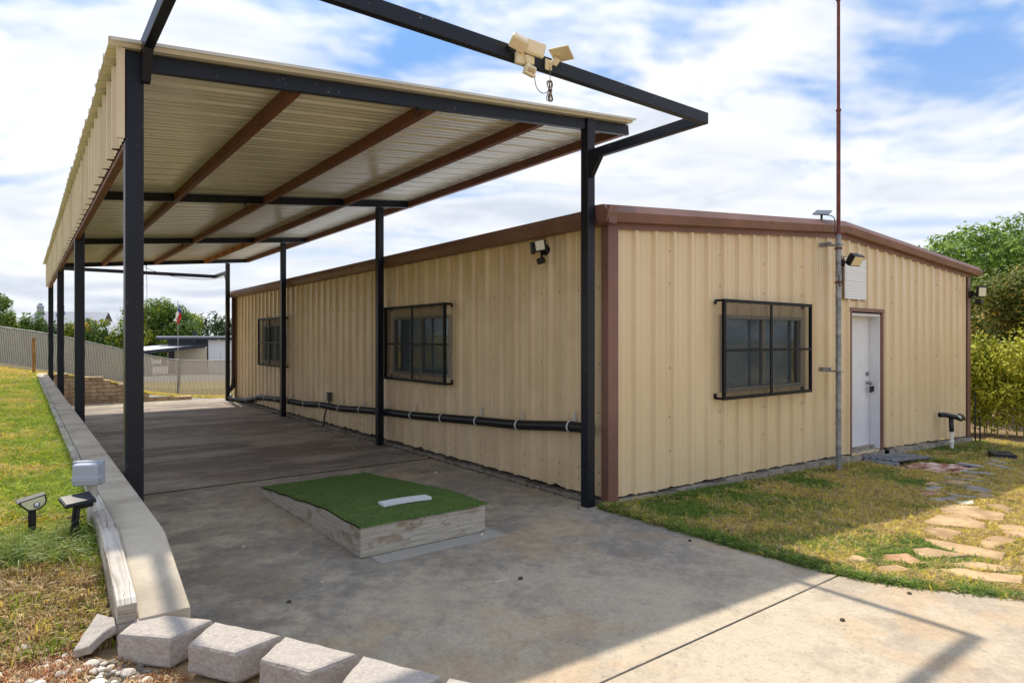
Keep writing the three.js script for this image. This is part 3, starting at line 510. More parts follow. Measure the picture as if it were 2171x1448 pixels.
// ------------------------------------------------------------------ trees
function leafCloud(N, blobs, size, cols, seed, flat = 0) {   // leaf-sized faces spread through overlapping clumps, merged into one crown
  const r = rng(seed), pos = [], col = [], idx = [], tot = blobs.reduce((s, b) => s + b[3] * b[4] * b[3], 0); let v = 0;
  const X = new THREE.Vector3(), Y = new THREE.Vector3(), n = new THREE.Vector3();
  for (const b of blobs) {
    const m = Math.round(N * b[3] * b[4] * b[3] / tot), tone = r();
    for (let i = 0; i < m; i++) {
      let x, y, z, q; do { x = r() * 2 - 1; y = r() * 2 - 1; z = r() * 2 - 1; q = x * x + y * y + z * z; } while (q > 1);
      const k = Math.pow(q, 0.2) / Math.sqrt(q + 1e-6) * Math.sqrt(q); const sc = 1 + (fbm(x * 2.2 + b[0] * 3 + 50, y * 2.2 + z * 2 + 50, 3) - 0.5) * 0.9;
      const rr = Math.pow(q, -0.18) * sc; x *= rr; y *= rr; z *= rr;
      const px = b[0] + x * b[3], py = b[1] + y * b[4], pz = b[2] + z * b[3];
      n.set(x * 0.7 + (r() - 0.5) * 1.5, y * 0.7 + (r() - 0.2) * 1.2, z * 0.7 + (r() - 0.5) * 1.5).normalize(); X.set(r() - 0.5, (r() - 0.7) * (1 + flat), r() - 0.5).cross(n).normalize(); Y.crossVectors(n, X);
      const s = size * (0.6 + r() * 0.8), w = s * 0.5, c = cols[Math.floor(clamp(r() * 0.55 + tone * 0.45, 0, 0.999) * cols.length)], g = 0.8 + r() * 0.4;
      const P = [[0, -s], [w, 0], [0, s], [-w, 0]]; for (const [a, d] of P) { pos.push(px + X.x * a + Y.x * d, py + X.y * a + Y.y * d, pz + X.z * a + Y.z * d); col.push(c[0] * g, c[1] * g, c[2] * g); }
      idx.push(v, v + 1, v + 2, v, v + 2, v + 3); v += 4;
    }
  }
  return raw(pos, new Array(v * 2).fill(0), idx, col);
}
M.leaf = new THREE.MeshPhysicalMaterial({ vertexColors: true, roughness: 0.75, side: THREE.DoubleSide, transmission: 0.32, thickness: 0, specularIntensity: 0.5 });
M.bark = bump(std({ roughness: 0.95, map: mottled(L3(72, 58, 46), L3(112, 96, 78), 8, 0.6, 0.7) }), grain, 0.02);
function limbs(parent, base, tips, r0, seed) {
  const r = rng(seed), fork = [base[0] + (r() - 0.5) * 0.2, base[1] + (tips[0][1] - base[1]) * 0.35, base[2] + (r() - 0.5) * 0.2], parts = [rod(base, fork, r0, 9, r0 * 0.7)];
  for (const t of tips) { const m = [lerp(fork[0], t[0], 0.5) + (r() - 0.5) * 0.3, lerp(fork[1], t[1], 0.55), lerp(fork[2], t[2], 0.5) + (r() - 0.5) * 0.3]; parts.push(rod(fork, m, r0 * 0.5, 7, r0 * 0.3), rod(m, t, r0 * 0.3, 6, r0 * 0.08)); }
  mesh('trunk', parts, M.bark, parent);
}
function blobsIn(c, R, H, n, br, seed) { const r = rng(seed), out = []; for (let i = 0; i < n; i++) { const a = r() * 6.283, q = Math.sqrt(r()), yy = r() * 2 - 1, k = Math.sqrt(1 - yy * yy * 0.8); out.push([c[0] + Math.cos(a) * q * R * k, c[1] + yy * H, c[2] + Math.sin(a) * q * R * k, br * (0.7 + r() * 0.6), br * (0.55 + r() * 0.45)]); } return out; }
function tree(name, label, group, base, crown, R, H, o) {
  const t = thing(name, label, 'tree', group), B = blobsIn(crown, R, H, o.n, o.br, o.seed);
  limbs(t, base, B.slice(0, 9).map((b) => [b[0], b[1], b[2]]), o.r0 ?? 0.16, o.seed + 1);
  mesh('crown', leafCloud(o.leaves, B, o.size, o.cols, o.seed + 2), M.leaf, t); return t;
}
const GREEN = [L3(62, 92, 34), L3(78, 108, 38), L3(96, 124, 44), L3(122, 146, 56)], DEEP = [L3(38, 62, 30), L3(50, 76, 34), L3(66, 94, 40)], LIME = [L3(146, 156, 40), L3(174, 176, 50), L3(190, 188, 66), L3(120, 136, 40)], GOLD = [L3(168, 138, 40), L3(186, 152, 48), L3(150, 140, 50)], OLIVE = [L3(146, 124, 50), L3(166, 142, 56), L3(122, 124, 50), L3(100, 112, 46), L3(112, 128, 50)];
tree('broad_tree', 'broad green tree behind the grey shed beyond the fence', null, [5.2, -0.6, -57], [5.0, 2.3, -57], 2.9, 2.0, { n: 40, br: 1.0, leaves: 16000, size: 0.13, cols: [...GREEN, ...LIME.slice(0, 2)], seed: 101, r0: 0.22 });
// tall sycamore behind the building's right end
tree('sycamore_tree', 'tall leafy green tree rising above the building\'s right end', null, [22.6, -0.5, -1.6], [23.0, 3.05, -1.2], 4.3, 2.2, { n: 78, br: 1.15, leaves: 90000, size: 0.085, cols: [L3(92, 124, 40), L3(112, 144, 48), L3(132, 160, 60), L3(76, 108, 38)], seed: 211, r0: 0.28 });
tree('olive_shrub_tree', 'tawny olive-brown bushy tree between bamboo and tall green tree', null, [15.6, -0.45, -1.3], [15.8, 2.0, -1.2], 1.9, 1.35, { n: 44, br: 0.62, leaves: 30000, size: 0.055, cols: OLIVE, seed: 311, r0: 0.12 });
// bamboo hedge
{
  const t = thing('bamboo_hedge', 'yellow-green bamboo hedge beside the building\'s right corner', 'hedge'), r = rng(19), blobs = [];
  for (let i = 0; i < 46; i++) {
    const k = i / 46, x = lerp(11.5, 13.4, k) + (r() - 0.5) * 0.7, z = lerp(-1.6, 2.9, k) + (r() - 0.5) * 0.5, h = 1.55 + r() * 0.75, lean = (r() - 0.5) * 0.25, y0 = -0.45;
    const g = tube([[x, y0, z], [x + lean * 0.4, y0 + h * 0.5, z + lean * 0.3], [x + lean, y0 + h, z + lean]], 0.008 + r() * 0.009, 6, 8); mesh('cane', [g], i % 3 ? M.cane : M.cane, t);
    for (let q = 0; q < 6; q++) blobs.push([x + (r() - 0.5) * 0.6 + lean * 0.5, y0 + 0.45 + r() * (h - 0.45), z + (r() - 0.5) * 0.6, 0.26 + r() * 0.16, 0.22 + r() * 0.16]);
  }
  mesh('foliage', leafCloud(46000, blobs, 0.042, LIME, 47, 1), M.leaf, t);
}
// clipped conifers beyond the fence
{
  const base = [-6.0, -5.4, -4.85, -4.3, -3.8, -3.25, -2.75, -2.3, -1.85, -1.45, -1.05, -0.65], r = rng(63);
  base.forEach((x, i) => {
    const z = -30 + (r() - 0.5) * 1.5, y = backHeight(x, z) - 0.1, h = lerp(2.9, 2.1, i / 11) + (r() - 0.5) * 0.4 - y, t = thing('conifer_shrub', ['leftmost', 'second', 'third', 'fourth', 'fifth', 'sixth', 'seventh', 'eighth', 'ninth', 'tenth', 'eleventh', 'rightmost'][i] + ' upright conifer, counted from the left, in the row above the fence', 'conifer', 'conifers beyond the fence');
    const bl = []; for (let k = 0; k < 9; k++) bl.push([x + (r() - 0.5) * 0.3 * (1 - k / 12), y + 0.3 + k / 9 * (h - 0.4), z + (r() - 0.5) * 0.3, 0.62 * (1 - k / 13), 0.45]);
    mesh('trunk', [rod([x, y - 0.2, z], [x, y + h * 0.8, z], 0.05, 6, 0.01)], M.bark, t); mesh('crown', leafCloud(5200, bl, 0.065, i % 4 === 2 ? [...GREEN, ...LIME] : GREEN, 500 + i), M.leaf, t);
  });
}
tree('yellow_tree', 'small golden-yellow tree beyond the fence', null, [-1.5, -0.4, -44], [-1.45, 1.7, -44], 0.75, 0.8, { n: 14, br: 0.45, leaves: 3500, size: 0.09, cols: GOLD, seed: 611, r0: 0.06 });
tree('roadside_tree', 'rounded green tree at the photo\'s left edge by the far house', null, [-7.2, 0, -70], [-7.0, 3.6, -70], 2.3, 1.6, { n: 26, br: 0.9, leaves: 9000, size: 0.14, cols: [...GREEN, L3(120, 128, 70)], seed: 651 });
tree('slender_tree', 'sparse light green tree behind the nearest left post', null, [0.6, -0.3, -62], [0.7, 1.8, -62], 1.0, 1.5, { n: 16, br: 0.6, leaves: 3500, size: 0.12, cols: [...LIME, ...GREEN], seed: 671, r0: 0.08 });
// far woods that read as one mass
{
  const bl = [], r = rng(88); for (let i = 0; i < 90; i++) { const x = lerp(-4, 12, r()), k = smooth(-4, 3, x) * smooth(12, 4, x); bl.push([x, 0.5 + 6.2 * Math.max(0.25, 1 - Math.max(0, x) / 12) * r() * (0.4 + 0.6 * k), -150 + r() * 10, 1.9, 1.6]); }
  stuff(single('hillside_woods', [leafCloud(15000, bl, 0.3, DEEP.concat(GREEN), 89)], M.leaf, 'wooded hillside far behind the conifers', 'woods'));
  const b2 = []; for (let i = 0; i < 110; i++) b2.push([lerp(14, 60, r()), 0.5 + r() * 4.2, -118 + r() * 8, 2.2, 1.7]);
  stuff(single('distant_woods', [leafCloud(18000, b2, 0.32, DEEP, 90)], M.leaf, 'hazy dark tree line behind the white shed', 'woods'));
}

// ------------------------------------------------------------------ sheds, flag and house beyond the fence
{
  const at = [0.96, 0, -38.6], rot = -0.6502;                              // 45 m off; local x runs to the right as seen from the driveway
  const grey = std({ color: L3(58, 62, 72), roughness: 0.7 }), metal = std({ color: L3(176, 180, 188), roughness: 0.4, metalness: 0.4 }), fasc = std({ color: L3(44, 48, 60), roughness: 0.6 }), whit = std({ color: L3(222, 222, 222), roughness: 0.7 }), beige = std({ color: L3(196, 184, 158), roughness: 0.8 });
  const s = thing('grey_shed', 'dark grey shed with a shallow metal lean-to roof beyond the fence', 'shed', null, at, rot);
  mesh('wall', [span(0.4, 2.95, -1.2, 1.72, -3.2, -2.6)], grey, s);
  mesh('upper_roof', [span(-0.1, 4.6, 1.76, 1.86, -6, -2.2)], metal, s); mesh('fascia', [span(-0.12, 4.6, 1.62, 1.759, -2.32, -2.2)], fasc, s);
  mesh('lean_to_roof', [raw([[-2.5, 1.0, 0], [0, 0.86, 0.8], [2.5, 1.26, -2.4], [-2.5, 1.0, 0], [2.5, 1.26, -2.4], [0.3, 1.32, -2.9]].flat())], metal, s);
  mesh('fascia', [barTo([-2.5, 0.95, 0], [0, 0.81, 0.8], 0.06, 0.12), barTo([0, 0.81, 0.8], [2.95, 1.26, -2.6], 0.06, 0.2)], fasc, s);
  for (const x of [-2.4, -0.4]) mesh('post', [span(x - 0.05, x + 0.05, -1.2, 0.9, 0.2, 0.3)], M.galv, s);
  mesh('side_wall', [span(-2.4, -0.1, -1.2, 0.55, -0.6, -0.5)], std({ color: L3(84, 84, 88), roughness: 0.9 }), s);
  mesh('vent_pipe', [rod([2.2, 1.5, -2.3], [2.2, 2.05, -2.3], 0.09, 10), rod([2.2, 2.02, -2.3], [2.2, 2.1, -2.3], 0.14, 10)], fasc, s);
  const w = thing('white_shed', 'white metal shed wall beside the far carport post', 'shed', null, at, rot);
  mesh('wall', [span(2.95, 5.6, -1.2, 1.6, -2.6, -2.5)], whit, w); mesh('gate_panel', [span(3.0, 3.7, -1.2, 0.95, -2.49, -2.45)], whit, w); mesh('inner_wall', [span(0.9, 2.9, -1.2, 1.2, -2.45, -2.4)], beige, w);
  const p = thing('kennel_gate', 'grey mesh gate panel under the lean-to roof', 'gate', null, at, rot);
  mesh('frame', [span(0.1, 1.35, 0.62, 0.68, 0.9, 0.95), span(0.1, 0.15, -1, 0.62, 0.9, 0.95), span(1.3, 1.35, -1, 0.62, 0.9, 0.95), span(0.68, 0.73, -1, 0.62, 0.9, 0.95)], M.galv, p); mesh('infill', [span(0.15, 1.3, -1, 0.62, 0.92, 0.93)], std({ color: L3(120, 122, 128), roughness: 0.8 }), p);
}
{
  const f = thing('flag', 'limp red, white and blue flag on a thin pole beyond the fence', 'flag', null, [1.55, 0, -29.8]);
  mesh('pole', [rod([0, -0.6, 0], [0, 3.5, 0], 0.018, 6)], M.galv, f);
  const cloth = (a, b, c, d, name, col) => { const pos = [], n = 8; for (let i = 0; i < n; i++) for (let j = 0; j < n; j++) { const P = (u, v) => { const p = [0, 1, 2].map((k) => lerp(lerp(a[k], b[k], u), lerp(d[k], c[k], u), v)); p[2] += 0.05 * Math.sin(u * 5 + v * 6); p[0] += 0.03 * Math.sin(v * 7 + u * 3); return p; }; const q = [P(i / n, j / n), P((i + 1) / n, j / n), P((i + 1) / n, (j + 1) / n), P(i / n, (j + 1) / n)]; for (const t of [0, 1, 2, 0, 2, 3]) pos.push(...q[t]); } mesh(name, [raw(pos)], std({ color: col, roughness: 0.8, transmission: 0.25, thickness: 0 }), f); };
  cloth([0.02, 3.32, 0], [0.09, 3.2, 0.02], [0.14, 2.85, 0], [0.02, 2.95, 0], 'blue_field', L3(44, 70, 150));
  cloth([0.02, 2.95, 0.01], [-0.03, 3.0, 0.06], [-0.2, 2.55, 0.06], [-0.05, 2.45, 0.02], 'white_stripe', L3(232, 230, 228));
  cloth([0.02, 2.95, 0], [0.14, 2.85, 0], [0.12, 2.65, 0.03], [-0.06, 2.36, 0.03], 'red_stripe', L3(196, 44, 48));
}
{
  const h = thing('far_house', 'large grey-roofed house with three rooftop cupolas far beyond the fence', 'house', null, [-0.4, 0, -128], -0.35), roof = std({ color: L3(128, 134, 150), roughness: 0.7 }), wall = std({ color: L3(160, 166, 180), roughness: 0.8 });
  mesh('wall', [span(-4.2, 7, -2, 4.2, -6, 0)], wall, h);
  const ro = mesh('roof', [raw([[-4.8, 4.2, 0.4], [7.6, 4.2, 0.4], [7.6, 6.4, -3], [-4.8, 4.2, 0.4], [7.6, 6.4, -3], [-3.0, 6.4, -3], [-4.8, 4.2, 0.4], [-3.0, 6.4, -3], [-4.8, 4.2, -6.4], [-4.8, 4.2, -6.4], [-3, 6.4, -3], [7.6, 6.4, -3], [-4.8, 4.2, -6.4], [7.6, 6.4, -3], [7.6, 4.2, -6.4]].flat())], roof, h);
  for (const x of [-2.6, 0.4, 3.2]) mesh('cupola', [span(x - 0.4, x + 0.4, 6.2, 7.3, -3.4, -2.6), mv(new THREE.CylinderGeometry(0.12, 0.72, 0.5, 8), x, 7.5, -3), mv(new THREE.CylinderGeometry(0.3, 0.42, 0.12, 8), x, 7.75, -3)], wall, ro);
  mesh('wing_roof', [raw([[7, 3.2, 2], [13.5, 1.2, 3], [11, 4.4, -3], [7, 3.2, 2], [11, 4.4, -3], [6, 5, -3]].flat())], roof, h);
  mesh('wing_wall', [span(7, 12, -2, 1.9, -3, 1.5)], wall, h);
}
single('low_grey_wall', [span(-3.2, -0.9, -0.4, 1.12, -34.2, -34)], std({ color: L3(150, 154, 162), roughness: 0.9 }), 'plain grey wall behind the conifer row, beyond the fence', 'wall');
// ------------------------------------------------------------------ steel window guards
function guard(label, w, h, pos, ry, flip) {   // local: x along the wall, z out from the wall, y from the guard's lower edge
  const g = thing('window_guard', label, 'window guard', 'black steel window guards', pos, ry), o = 0.131, b = 0.036;
  mesh('frame', [rspan(0, w, 0, 0.038, o - b, o, 0.003), rspan(0, w, h - 0.038, h, o - b, o, 0.003), rspan(0, b + 0.006, 0.038, h - 0.038, o - b - 0.001, o - 0.001, 0.003), rspan(w - b, w, 0.038, h - 0.038, o - b - 0.001, o - 0.001, 0.003)], M.steelDark, g);
  mesh('upright_bar', [rspan(w / 2 - 0.02, w / 2 + 0.02, 0.032, h - 0.032, o - 0.012, o + 0.004, 0.003)], M.steelDark, g);
  mesh('cross_bar', [span(b, w - b, h * 0.49 - 0.014, h * 0.49 + 0.014, o - 0.013, o + 0.0)], M.steelDark, g);
  for (const [x, s] of [[0.016, -1], [w - 0.016, 1]]) for (const y of [0.016, h - 0.016]) { const i = y > h / 2 ? -1 : 1; mesh('bracket', [span(x - 0.013, x + 0.013, y - 0.013, y + 0.013, 0.0, o - b - 0.001), span(x - 0.02, x + 0.02, y - 0.02 + i * 0.02, y + 0.02 + i * 0.035, -0.004, 0.006)], M.steelDark, g); }
  const strands = [], sl = 0.026 / 0.054, x0 = b, x1 = w - b, y0 = 0.03, y1 = h - 0.03;
  for (const s of [1, -1]) for (let c = -w; c < h + w; c += 0.026) {
    let xa = x0, xb = x1, f = (x) => c + s * sl * x, inv = (y) => (y - c) / (s * sl);
    if (s > 0) { xa = Math.max(xa, inv(y0)); xb = Math.min(xb, inv(y1)); } else { xa = Math.max(xa, inv(y1)); xb = Math.min(xb, inv(y0)); }
    if (xb - xa > 0.01) strands.push(barTo([xa, f(xa), o - 0.02 + s * 0.001], [xb, f(xb), o - 0.02 + s * 0.001], 0.0028, 0.0042));
  }
  stuff(mesh('expanded_mesh', strands, M.steelDark, g)); return g;
}
guard('black mesh window guard on the front wall between corner trim and mast', 1.962, 1.166, [1.953, 0.949, WZ + 0.02], 0);
guard('black mesh window guard on the shaded side wall, nearest the corner', 1.81, 1.115, [WX - 0.03, 1.03, -4.64], -Math.PI / 2);
guard('black mesh window guard at the far end of the shaded side wall', 1.81, 1.115, [WX - 0.03, 1.03, -11.41], -Math.PI / 2);

// ------------------------------------------------------------------ flood lights
function headGeo(w, h, d) { return [rbox(w, h, d, 0.012), rbox(w * 0.8, h * 0.8, d * 0.7, 0.01, 0, 0, -d * 0.6)]; }
function head(parent, w, h, d, pos, rot, mat, lensMat, name = 'lamp_head') {
  const p = new THREE.Group(); p.name = name; p.position.set(...pos); p.rotation.set(...rot); parent.add(p);
  mesh('housing', headGeo(w, h, d), mat, p); mesh('lens', [rbox(w * 0.84, h * 0.8, 0.008, 0.003, 0, 0, d / 2)], lensMat, p);
  const fins = []; for (let i = 0; i < 7; i++) fins.push(span(-w * 0.36 + i * w * 0.12, -w * 0.36 + i * w * 0.12 + 0.004, -h * 0.34, h * 0.44, -d * 1.1, -d * 0.9)); mesh('cooling_fins', fins, mat, p);
  return p;
}
{ // twin-head light on the shaded side wall: local z points out of the wall
  const t = thing('security_light', 'black twin-head security light high on the shaded side wall', 'security light', 'black security lights', [WX - 0.03, 2.64, -0.86], -Math.PI / 2);
  mesh('base', [rod([0, 0, 0], [0, 0, 0.045], 0.06, 20), rbox(0.07, 0.05, 0.06, 0.01, 0.0, 0.0, 0.06)], M.black, t);
  head(t, 0.12, 0.13, 0.04, [0.075, 0.03, 0.15], [0.05, 0.55, 0.12], M.black, M.lens); head(t, 0.12, 0.13, 0.04, [-0.085, 0.02, 0.13], [0.1, -0.85, 0.05], M.black, M.lens);
  mesh('arm', [rod([0, -0.02, 0.06], [0.03, -0.1, 0.1], 0.014, 8)], M.black, t); mesh('sensor', [rbox(0.075, 0.07, 0.08, 0.016, 0.035, -0.13, 0.11, [0.3, 0.2, 0.1])], M.black, t);
}
{ // right corner of the front wall
  const t = thing('security_light', 'black twin-head security light at the front wall\'s right corner', 'security light', 'black security lights', [9.95, 2.5, 0.102], 0);
  mesh('base', [rod([0, 0, 0], [0, 0, 0.05], 0.07, 20), rbox(0.08, 0.06, 0.08, 0.01, 0, 0, 0.07)], M.black, t);
  head(t, 0.17, 0.2, 0.05, [0.0, 0.04, 0.19], [0.05, -0.55, 0], M.black, M.lens); head(t, 0.15, 0.2, 0.06, [0.15, 0.06, 0.15], [0.05, 1.1, 0], M.black, M.lens);
  mesh('sensor', [rbox(0.15, 0.09, 0.1, 0.02, 0.07, -0.14, 0.14, [0.2, 0, 0])], M.black, t);
}

// ------------------------------------------------------------------ mast with its brackets, and the light clamped to it
{
  const X = 4.36, Z = 0.337, m = thing('antenna_mast', 'tall thin pipe mast, grey below and rusty red above, by the door', 'mast');
  mesh('lower_pipe', [rod([X, -0.3, Z], [X, 3.08, Z], 0.036, 16)], M.galv, m); mesh('upper_pipe', [rod([X, 3.05, Z], [X, 4.75, Z], 0.026, 14), rod([X, 4.74, Z], [X, 8.6, Z], 0.021, 12)], M.rustPipe, m);
  for (const y of [3.08, 2.46 + 0.42, 2.42, 4.75, 6.25]) mesh('collar', [rod([X, y - 0.012, Z], [X, y + 0.012, Z], y > 4 ? 0.034 : 0.048, 14)], M.rustPipe, m);
  for (const y of [2.95, 1.235]) mesh('bracket', [span(X - 0.018, X + 0.018, y - 0.03, y + 0.03, 0.085, Z - 0.1), span(X - 0.05, X + 0.05, y - 0.028, y - 0.01, Z - 0.12, Z + 0.045)], M.galv, m);
  for (const y of [2.52, 2.56, 2.68, 2.74, 2.78]) mesh('clamp', [rod([X, y - 0.007, Z], [X, y + 0.007, Z], 0.043, 14), rod([X - 0.055, y, Z + 0.02], [X + 0.055, y, Z + 0.02], 0.006, 6)], M.galv, m);
  const l = thing('mast_flood_light', 'square black flood light clamped to the mast near the roof', 'flood light', null, [X, 2.7, Z]);
  mesh('bracket', [rod([0.03, -0.02, 0.03], [0.12, 0.0, 0.08], 0.016, 8), rbox(0.05, 0.09, 0.05, 0.008, 0.035, -0.02, 0.035)], M.steelDark, l);
  head(l, 0.2, 0.16, 0.07, [0.18, 0.02, 0.14], [0.6, -0.2, 0.12], M.black, M.creamLens);
  const s = thing('roof_solar_panel', 'small dark solar panel perched on the gable trim', 'solar panel', null, [4.37, 3.3, 0.1]);
  mesh('stand', [rod([0, -0.02, 0], [0, 0.08, 0], 0.016, 8), rbox(0.05, 0.02, 0.05, 0.004, 0, -0.02, 0)], M.black, s); mesh('panel', [rbox(0.32, 0.016, 0.2, 0.004, 0.02, 0.105, 0, [0.15, 0.35, 0.28])], std({ color: L3(30, 34, 44), roughness: 0.25 }), s);
  single('solar_panel_cable', [tube([[4.42, 3.38, 0.12], [4.47, 3.33, 0.22], [4.46, 3.1, 0.24], [4.43, 2.98, 0.3], [4.42, 2.9, 0.33], [4.43, 2.8, 0.34], [4.40, 2.62, 0.36], [4.40, 2.47, 0.37], [4.33, 2.36, 0.37], [4.31, 2.42, 0.37], [4.34, 2.52, 0.36]], 0.006, 6, 60), tube([[4.43, 2.98, 0.3], [4.40, 2.9, 0.33], [4.43, 2.84, 0.33], [4.46, 2.92, 0.32], [4.43, 3.0, 0.3]], 0.011, 6, 20)], M.black, 'black cable looping from the roof solar panel down to the mast', 'cable');
}
// ------------------------------------------------------------------ solar light kit on the carport's front bar
{
  const t = thing('solar_motion_light', 'cream twin-head solar motion light on the carport\'s front bar', 'motion light', null, [-1.93, 3.44, 1.402], 0); t.scale.setScalar(0.88);
  mesh('base', [rbox(0.075, 0.085, 0.04, 0.012, -0.035, -0.03, 0.022), rbox(0.075, 0.06, 0.06, 0.012, 0.03, -0.035, 0.04)], M.cream, t);
  head(t, 0.15, 0.1, 0.035, [0.05, 0.04, 0.09], [0.1, -0.35, -0.17], M.cream, M.creamLens);
  head(t, 0.12, 0.095, 0.05, [-0.085, 0.05, 0.07], [1.05, -0.55, 0.12], M.cream, M.creamLens);
  mesh('sensor_neck', [rod([0.02, -0.06, 0.05], [0.02, -0.09, 0.06], 0.018, 10)], M.cream, t);
  const s = mesh('sensor', [rbox(0.085, 0.055, 0.07, 0.018, 0.015, -0.115, 0.075, [0.25, -0.2, -0.15]), rbox(0.09, 0.018, 0.06, 0.008, 0.0, -0.155, 0.085, [0.3, -0.2, -0.2])], M.cream, t);
  mesh('sensor_window', [rbox(0.055, 0.024, 0.01, 0.004, 0.0, -0.13, 0.113, [0.2, -0.25, -0.15])], std({ color: L3(190, 168, 132), roughness: 0.3 }), s);
  const p = thing('bar_solar_panel', 'cream solar panel on a swivel foot on the front bar', 'solar panel', null, [-1.69, 3.44, 1.402], 0);
  mesh('foot', [rbox(0.045, 0.07, 0.014, 0.006, -0.03, 0.0, 0.008), rbox(0.012, 0.03, 0.02, 0.004, -0.012, -0.02, 0.014)], M.cream, p);
  mesh('swivel', [rod([0.0, 0.005, 0.03], [0.012, 0.035, 0.06], 0.024, 14), rod([-0.02, 0.0, 0.01], [0.0, 0.01, 0.035], 0.012, 8)], M.cream, p);
  mesh('panel', [rbox(0.19, 0.011, 0.13, 0.005, 0.03, 0.062, 0.075, [-0.1, 0.62, 0.03])], M.cream, p);
  const c = thing('coiled_cable', 'brown coiled cable hanging below the front bar\'s solar panel', 'cable');
  const coil = []; const r = rng(4); for (let k = 0; k < 6; k++) { const dx = (r() - 0.5) * 0.02, dz = (r() - 0.5) * 0.02, w = 0.008 + r() * 0.008; coil.push(new THREE.TubeGeometry(new THREE.CatmullRomCurve3([[-1.71 + dx, 3.335, 1.42 + dz], [-1.71 + dx + w, 3.31, 1.42 + dz], [-1.71 + dx + w * 0.4, 3.27, 1.42], [-1.71 + dx + w * 1.1, 3.21, 1.42 + dz], [-1.71 + dx, 3.2, 1.42], [-1.71 + dx - w, 3.21, 1.42 - dz], [-1.71 + dx - w * 0.4, 3.27, 1.42], [-1.71 + dx - w, 3.31, 1.42]].map(V), true), 48, 0.0026, 5)); }
  mesh('loops', coil, std({ color: L3(120, 96, 66), roughness: 0.8 }), c); mesh('tie', [rbox(0.024, 0.01, 0.024, 0.003, -1.71, 3.272, 1.42)], std({ color: L3(96, 78, 56), roughness: 0.8 }), c);
  mesh('lead', [tube([[-1.71, 3.42, 1.42], [-1.71, 3.37, 1.422], [-1.71, 3.335, 1.42]], 0.0028, 5), tube([[-1.855, 3.41, 1.43], [-1.85, 3.33, 1.43], [-1.83, 3.26, 1.43], [-1.79, 3.235, 1.43], [-1.75, 3.245, 1.43], [-1.715, 3.28, 1.42]], 0.0028, 5), tube([[-1.71, 3.28, 1.42], [-1.745, 3.3, 1.43], [-1.74, 3.325, 1.43], [-1.71, 3.31, 1.42]], 0.0022, 5)], std({ color: L3(110, 106, 100), roughness: 0.7 }), c);
}

// ------------------------------------------------------------------ corrugated drain pipe on the side wall
{
  const t = thing('drain_pipe', 'black corrugated drain pipe strapped low along the side wall', 'drain pipe');
  const line = [[0.138, 0.742, -0.1], [0.138, 0.735, -0.4], [0.138, 0.66, -1.29], [0.138, 0.62, -2.135], [0.136, 0.575, -2.98], [0.138, 0.53, -3.84], [0.138, 0.498, -4.71], [0.138, 0.45, -5.7], [0.138, 0.4, -6.6], [0.138, 0.39, -7.5], [0.138, 0.335, -8.4], [0.138, 0.32, -9.4], [0.138, 0.29, -10.3], [0.138, 0.268, -11.0], [0.136, 0.235, -11.6], [0.13, 0.12, -12.3], [0.1, 0.065, -13.0], [0.04, 0.066, -13.5], [0.03, 0.072, -13.85], [0.1, 0.1, -14.05]];
  const curve = new THREE.CatmullRomCurve3(line.map(V), false, 'centripetal'), N = 1400, R = 10, pos = [], idx = [], F = curve.computeFrenetFrames(N), P = new THREE.Vector3();
  for (let i = 0; i <= N; i++) { curve.getPointAt(i / N, P); const rad = 0.05 + (i % 4 < 2 ? 0.0 : 0.0065); for (let k = 0; k < R; k++) { const a = k / R * 6.2832; pos.push(P.x + (Math.cos(a) * F.normals[i].x + Math.sin(a) * F.binormals[i].x) * rad, P.y + (Math.cos(a) * F.normals[i].y + Math.sin(a) * F.binormals[i].y) * rad, P.z + (Math.cos(a) * F.normals[i].z + Math.sin(a) * F.binormals[i].z) * rad); } }
  for (let i = 0; i < N; i++) for (let k = 0; k < R; k++) { const a = i * R + k, b = i * R + (k + 1) % R; idx.push(a, b, a + R, b, b + R, a + R); }
  mesh('hose', [raw(pos, null, idx)], M.drain, t);
  const yAt = (z) => { let best = line[0]; for (let i = 0; i + 1 < line.length; i++) if (z <= line[i][2] && z >= line[i + 1][2]) { const f = (z - line[i][2]) / (line[i + 1][2] - line[i][2]); return [lerp(line[i][0], line[i + 1][0], f), lerp(line[i][1], line[i + 1][1], f)]; } return best; };
  for (const z of [-0.4, -1.29, -2.135, -2.98, -3.84, -4.71, -5.65, -6.55, -7.45, -8.35, -9.3, -10.2, -11.0, -11.7, -12.5]) { const [x, y] = yAt(z), g = new THREE.TorusGeometry(0.06, 0.006, 6, 20); g.scale(1, 1, 2.2); g.translate(x, y, z); mesh('strap', [g, span(0.19, 0.2, y + 0.05, y + 0.16, z - 0.012, z + 0.012)], M.strap, t); }
  const d = thing('downspout_elbow', 'black corrugated elbow below the downspout at the far corner', 'pipe'), pts = [];
  mesh('hose', [tube([[0.145, 0.6, -13.94], [0.14, 0.45, -13.94], [0.11, 0.34, -13.95], [0.03, 0.27, -13.95], [0.0, 0.29, -13.96]], 0.055, 10, 24)], M.drain, d);
  const o = thing('outlet_box', 'small dark weatherproof outlet box above the drain pipe', 'outlet box', null, [WX - 0.03, 0.55, -7.15], -Math.PI / 2);
  mesh('cover', [rbox(0.09, 0.15, 0.06, 0.012, 0, 0.01, 0.03), rbox(0.1, 0.03, 0.07, 0.008, 0, 0.085, 0.035)], std({ color: L3(64, 66, 70), roughness: 0.5 }), o); mesh('conduit', [tube([[0.0, -0.06, 0.03], [0, -0.1, 0.04], [-0.02, -0.3, 0.1], [-0.05, -0.56, 0.12]], 0.016, 8)], M.black, o);
}

